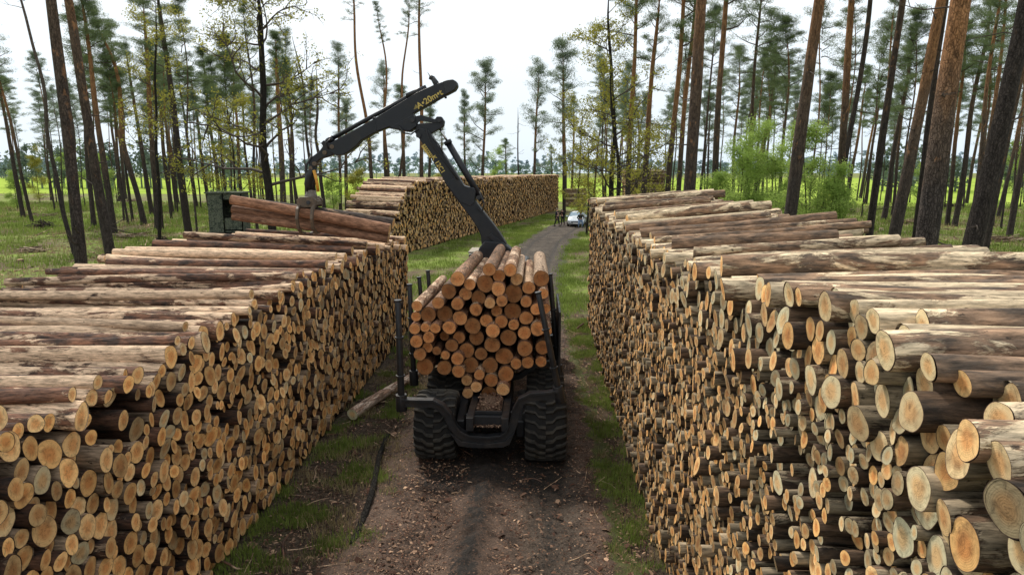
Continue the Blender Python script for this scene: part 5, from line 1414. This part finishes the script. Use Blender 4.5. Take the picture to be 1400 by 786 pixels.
ST = dict(sl=(-.19, 0, 1.42), el=(-.25, .02, 1.14), wl=(-.24, -.06, .90), hl=(-.24, -.09, .82), sr=(.19, 0, 1.42), er=(.25, .02, 1.14), wr=(.24, -.06, .90), hr=(.24, -.09, .82),
          hipl=(-.10, 0, .90), kl=(-.13, -.02, .50), al=(-.17, .02, .09), tl=(-.18, -.15, .04), hipr=(.10, 0, .90), kr=(.13, -.02, .50), ar=(.17, .02, .09), tr=(.18, -.15, .04))
M_NAVY = m_cloth('navy_cloth', (.018, .022, .035)); M_BLK = m_cloth('black_cloth', (.014, .014, .015)); M_GREY = m_cloth('dark_grey_cloth', (.03, .032, .04)); M_JEAN = m_cloth('light_denim', (.18, .26, .40)); M_DGRN = m_cloth('dark_green_jacket', (.02, .028, .02))
q = gnd(761.5, 310); person((q.x, q.y, .05), R(60), M_NAVY, M_GREY, dict(ST, al=(-.12, .25, .09), tl=(-.12, .10, .04), ar=(.12, -.2, .09), tr=(.12, -.36, .04), kr=(.12, -.14, .5), kl=(-.12, .08, .5)), 'person in navy clothes walking on the far track, left of the other standing one', scale=1.02)
q = gnd(769.5, 309); person((q.x, q.y, .05), R(-30), M_BLK, M_GREY, dict(ST, chest=(0, -.10, 1.24), neck=(0, -.2, 1.43), head0=(0, -.24, 1.50), head=(0, -.30, 1.60), headt=(0, -.31, 1.66), sl=(-.2, -.14, 1.38), sr=(.2, -.14, 1.38), el=(-.33, -.12, 1.14), er=(.33, -.14, 1.14),
                wl=(-.14, -.34, 1.02), hl=(-.06, -.38, 1.02), wr=(.14, -.34, 1.02), hr=(.06, -.38, 1.02)), 'person in black jacket bending forward beside the parked car', scale=1.0)
# ---- car
cq = gnd(790, 311)
CXp, CYp = cq.x, cq.y + 2.0
car = empty('parked_car', (CXp, CYp, .03), R(-7), 'silver white hatchback parked facing us at the end of the track', 'car')
M_CAR = m_simple('silver_paint', (.62, .66, .70), .28, .35, 3, .05, 0, .6); M_GL = m_simple('car_glass', (.22, .30, .36), .06, 0, 3, .1, 0, .8); M_PLT = m_simple('white_plate', (.75, .75, .72), .5); M_HL = m_simple('headlight_glass', (.75, .78, .8), .12, .2, 3, .05, 0, .8)
def sec(y, hw_, z0, zb, zs, hr, zr):   # half width, sill, belt, shoulder, roof half width, roof z
    return [(-hw_ * .9, y, z0), (-hw_, y, z0 + .12), (-hw_, y, zb), (-hw_ * .96, y, zs), (-hr, y, zr), (0, y, zr + .02), (hr, y, zr), (hw_ * .96, y, zs), (hw_, y, zb), (hw_, y, z0 + .12), (hw_ * .9, y, z0)]
S_ = [(-2.12, .62, .30, .48, .60, .5, .62), (-2.02, .80, .22, .55, .70, .62, .74), (-1.6, .87, .2, .6, .82, .7, .88), (-1.05, .89, .2, .65, .92, .72, .98), (-.35, .89, .2, .68, .95, .62, 1.36), (.1, .89, .2, .7, .96, .60, 1.47), (.9, .89, .2, .72, .97, .60, 1.49), (1.5, .88, .22, .72, .96, .56, 1.42), (1.95, .85, .25, .70, .93, .5, 1.02), (2.08, .78, .3, .6, .8, .45, .85)]
m = MB(); m.loft([sec(*s) for s in S_], True, True); bo = m.build('body', M_CAR, car); b_ = bo.modifiers.new('sub', 'SUBSURF'); b_.levels = b_.render_levels = 1
m = MB(); m.loft([[(-.70, -1.06, 1.00), (.70, -1.06, 1.00)], [(-.60, -.36, 1.40), (.60, -.36, 1.40)]], False, False, False); ws = m.build('windscreen', M_GL, car); s2 = ws.modifiers.new('t', 'SOLIDIFY'); s2.thickness = .03; s2.offset = 1
for sx in (-1, 1):
    m = MB(); m.loft([[(sx * .875, -.85, .99), (sx * .875, 1.45, 1.0)], [(sx * .65, -.25, 1.38), (sx * .63, 1.2, 1.41)]], False, False, False); w_ = m.build('side_window', M_GL, car); s2 = w_.modifiers.new('t', 'SOLIDIFY'); s2.thickness = .03; s2.offset = 0
    m = MB(); m.lathe([(.03, -.05), (.10, -.06), (.12, 0), (.09, .05)], (sx * .62, -2.0, .62), 'Y', 14); h_ = m.build('headlight', M_HL, car); h_.scale = (1, 1, 1)
    m = MB(); m.box((sx * 1.0, -.72, 1.02), (.2, .12, .14)); m.build('door_mirror', M_CAR, car, .03)
    for y in (-1.35, 1.32):
        w = empty('wheel', (sx * .80, y, .31)); w.parent = car
        m = MB(); m.lathe([(.2, -.1), (.29, -.1), (.315, -.06), (.315, .06), (.29, .1), (.2, .1)], (0, 0, 0), 'X', 28); m.build('tyre', M_RUB, w)
        m = MB(); m.lathe([(.04, sx * .11), (.10, sx * .09), (.19, sx * .105), (.2, 0)], (0, 0, 0), 'X', 16); m.build('rim', M_ROD, w)
m = MB(); m.box((0, -2.10, .50), (.9, .04, .14)); m.box((0, -2.05, .27), (1.3, .08, .10)); m.build('grille', M_STEEL, car, .01)
m = MB(); m.box((0, -2.135, .40), (.50, .02, .11)); m.build('number_plate', M_PLT, car)
# person in front of the car
person((CXp + .18, CYp - 3.1, .05), R(12), M_DGRN, M_JEAN, dict(ST, pel=(0, 0, .80), chest=(0, -.06, 1.1), neck=(0, -.10, 1.30), head0=(0, -.12, 1.38), head=(0, -.15, 1.48), headt=(0, -.15, 1.54), sl=(-.2, -.08, 1.24), sr=(.2, -.08, 1.24), el=(-.36, -.10, 1.0), er=(.36, -.10, 1.0), wl=(-.16, -.25, .88), hl=(-.1, -.30, .86), wr=(.16, -.25, .88), hr=(.1, -.30, .86),
        hipl=(-.1, 0, .75), hipr=(.1, 0, .75), kl=(-.2, -.22, .45), kr=(.2, -.22, .45)), 'person in dark jacket and light blue jeans standing in front of the parked car')

# ---------------------------------------------------------------- light
w = bpy.data.worlds.new('World'); sc.world = w; w.use_nodes = True; nt = w.node_tree; nt.nodes.clear()
SUN_EL, SUN_AZ = R(48), R(-32)      # azimuth measured from +Y towards +X
sky = nt.nodes.new('ShaderNodeTexSky'); sky.sky_type = 'NISHITA'; sky.sun_disc = False; sky.sun_elevation = SUN_EL; sky.sun_rotation = SUN_AZ; sky.dust_density = 2; sky.air_density = 1.2
b1 = nt.nodes.new('ShaderNodeBackground'); b1.inputs[1].default_value = .12; nt.links.new(sky.outputs[0], b1.inputs[0])
tc = nt.nodes.new('ShaderNodeTexCoord'); mp = nt.nodes.new('ShaderNodeMapping'); mp.inputs['Scale'].default_value = (1, 1, 2.6); nt.links.new(tc.outputs['Generated'], mp.inputs[0])
no = nt.nodes.new('ShaderNodeTexNoise'); no.inputs['Scale'].default_value = 2.2; no.inputs['Detail'].default_value = 5; no.inputs['Roughness'].default_value = .5; nt.links.new(mp.outputs[0], no.inputs['Vector'])
rp = nt.nodes.new('ShaderNodeValToRGB'); rp.color_ramp.elements[0].position = .30; rp.color_ramp.elements[0].color = (.80,) * 3 + (1,); rp.color_ramp.elements[1].position = .62; rp.color_ramp.elements[1].color = (.99,) * 3 + (1,); nt.links.new(no.outputs[0], rp.inputs[0])
sp = nt.nodes.new('ShaderNodeSeparateXYZ'); nt.links.new(tc.outputs['Generated'], sp.inputs[0])
rz_ = nt.nodes.new('ShaderNodeValToRGB'); e = rz_.color_ramp.elements; e[0].position = 0.0; e[0].color = (.74, .86, .97, 1); e[1].position = .20; e[1].color = (.91, .962, 1.0, 1); nt.links.new(sp.outputs[2], rz_.inputs[0])
b2 = nt.nodes.new('ShaderNodeBackground'); nt.links.new(rz_.outputs[0], b2.inputs[0]); b2.inputs[1].default_value = 1.18
ms = nt.nodes.new('ShaderNodeMixShader'); nt.links.new(rp.outputs[0], ms.inputs[0]); nt.links.new(b1.outputs[0], ms.inputs[1]); nt.links.new(b2.outputs[0], ms.inputs[2])
wo = nt.nodes.new('ShaderNodeOutputWorld'); nt.links.new(ms.outputs[0], wo.inputs[0])
sl = bpy.data.lights.new('sun', 'SUN'); sl.energy = 4.0; sl.angle = R(9); sl.color = (1, .93, .83); so = bpy.data.objects.new('sun', sl); col.objects.link(so)
dirv = Vector((math.sin(SUN_AZ) * math.cos(SUN_EL), math.cos(SUN_AZ) * math.cos(SUN_EL), math.sin(SUN_EL)))
so.rotation_euler = dirv.to_track_quat('Z', 'Y').to_euler()
sc.view_settings.view_transform = 'Standard'; sc.view_settings.look = 'None'; sc.view_settings.exposure = 0; sc.view_settings.gamma = 1
try: sc.cycles.max_bounces = 4; sc.cycles.diffuse_bounces = 2; sc.cycles.transparent_max_bounces = 4
except Exception: pass
for o in bpy.data.objects:
    if o.type == 'EMPTY': o.empty_display_size = .2
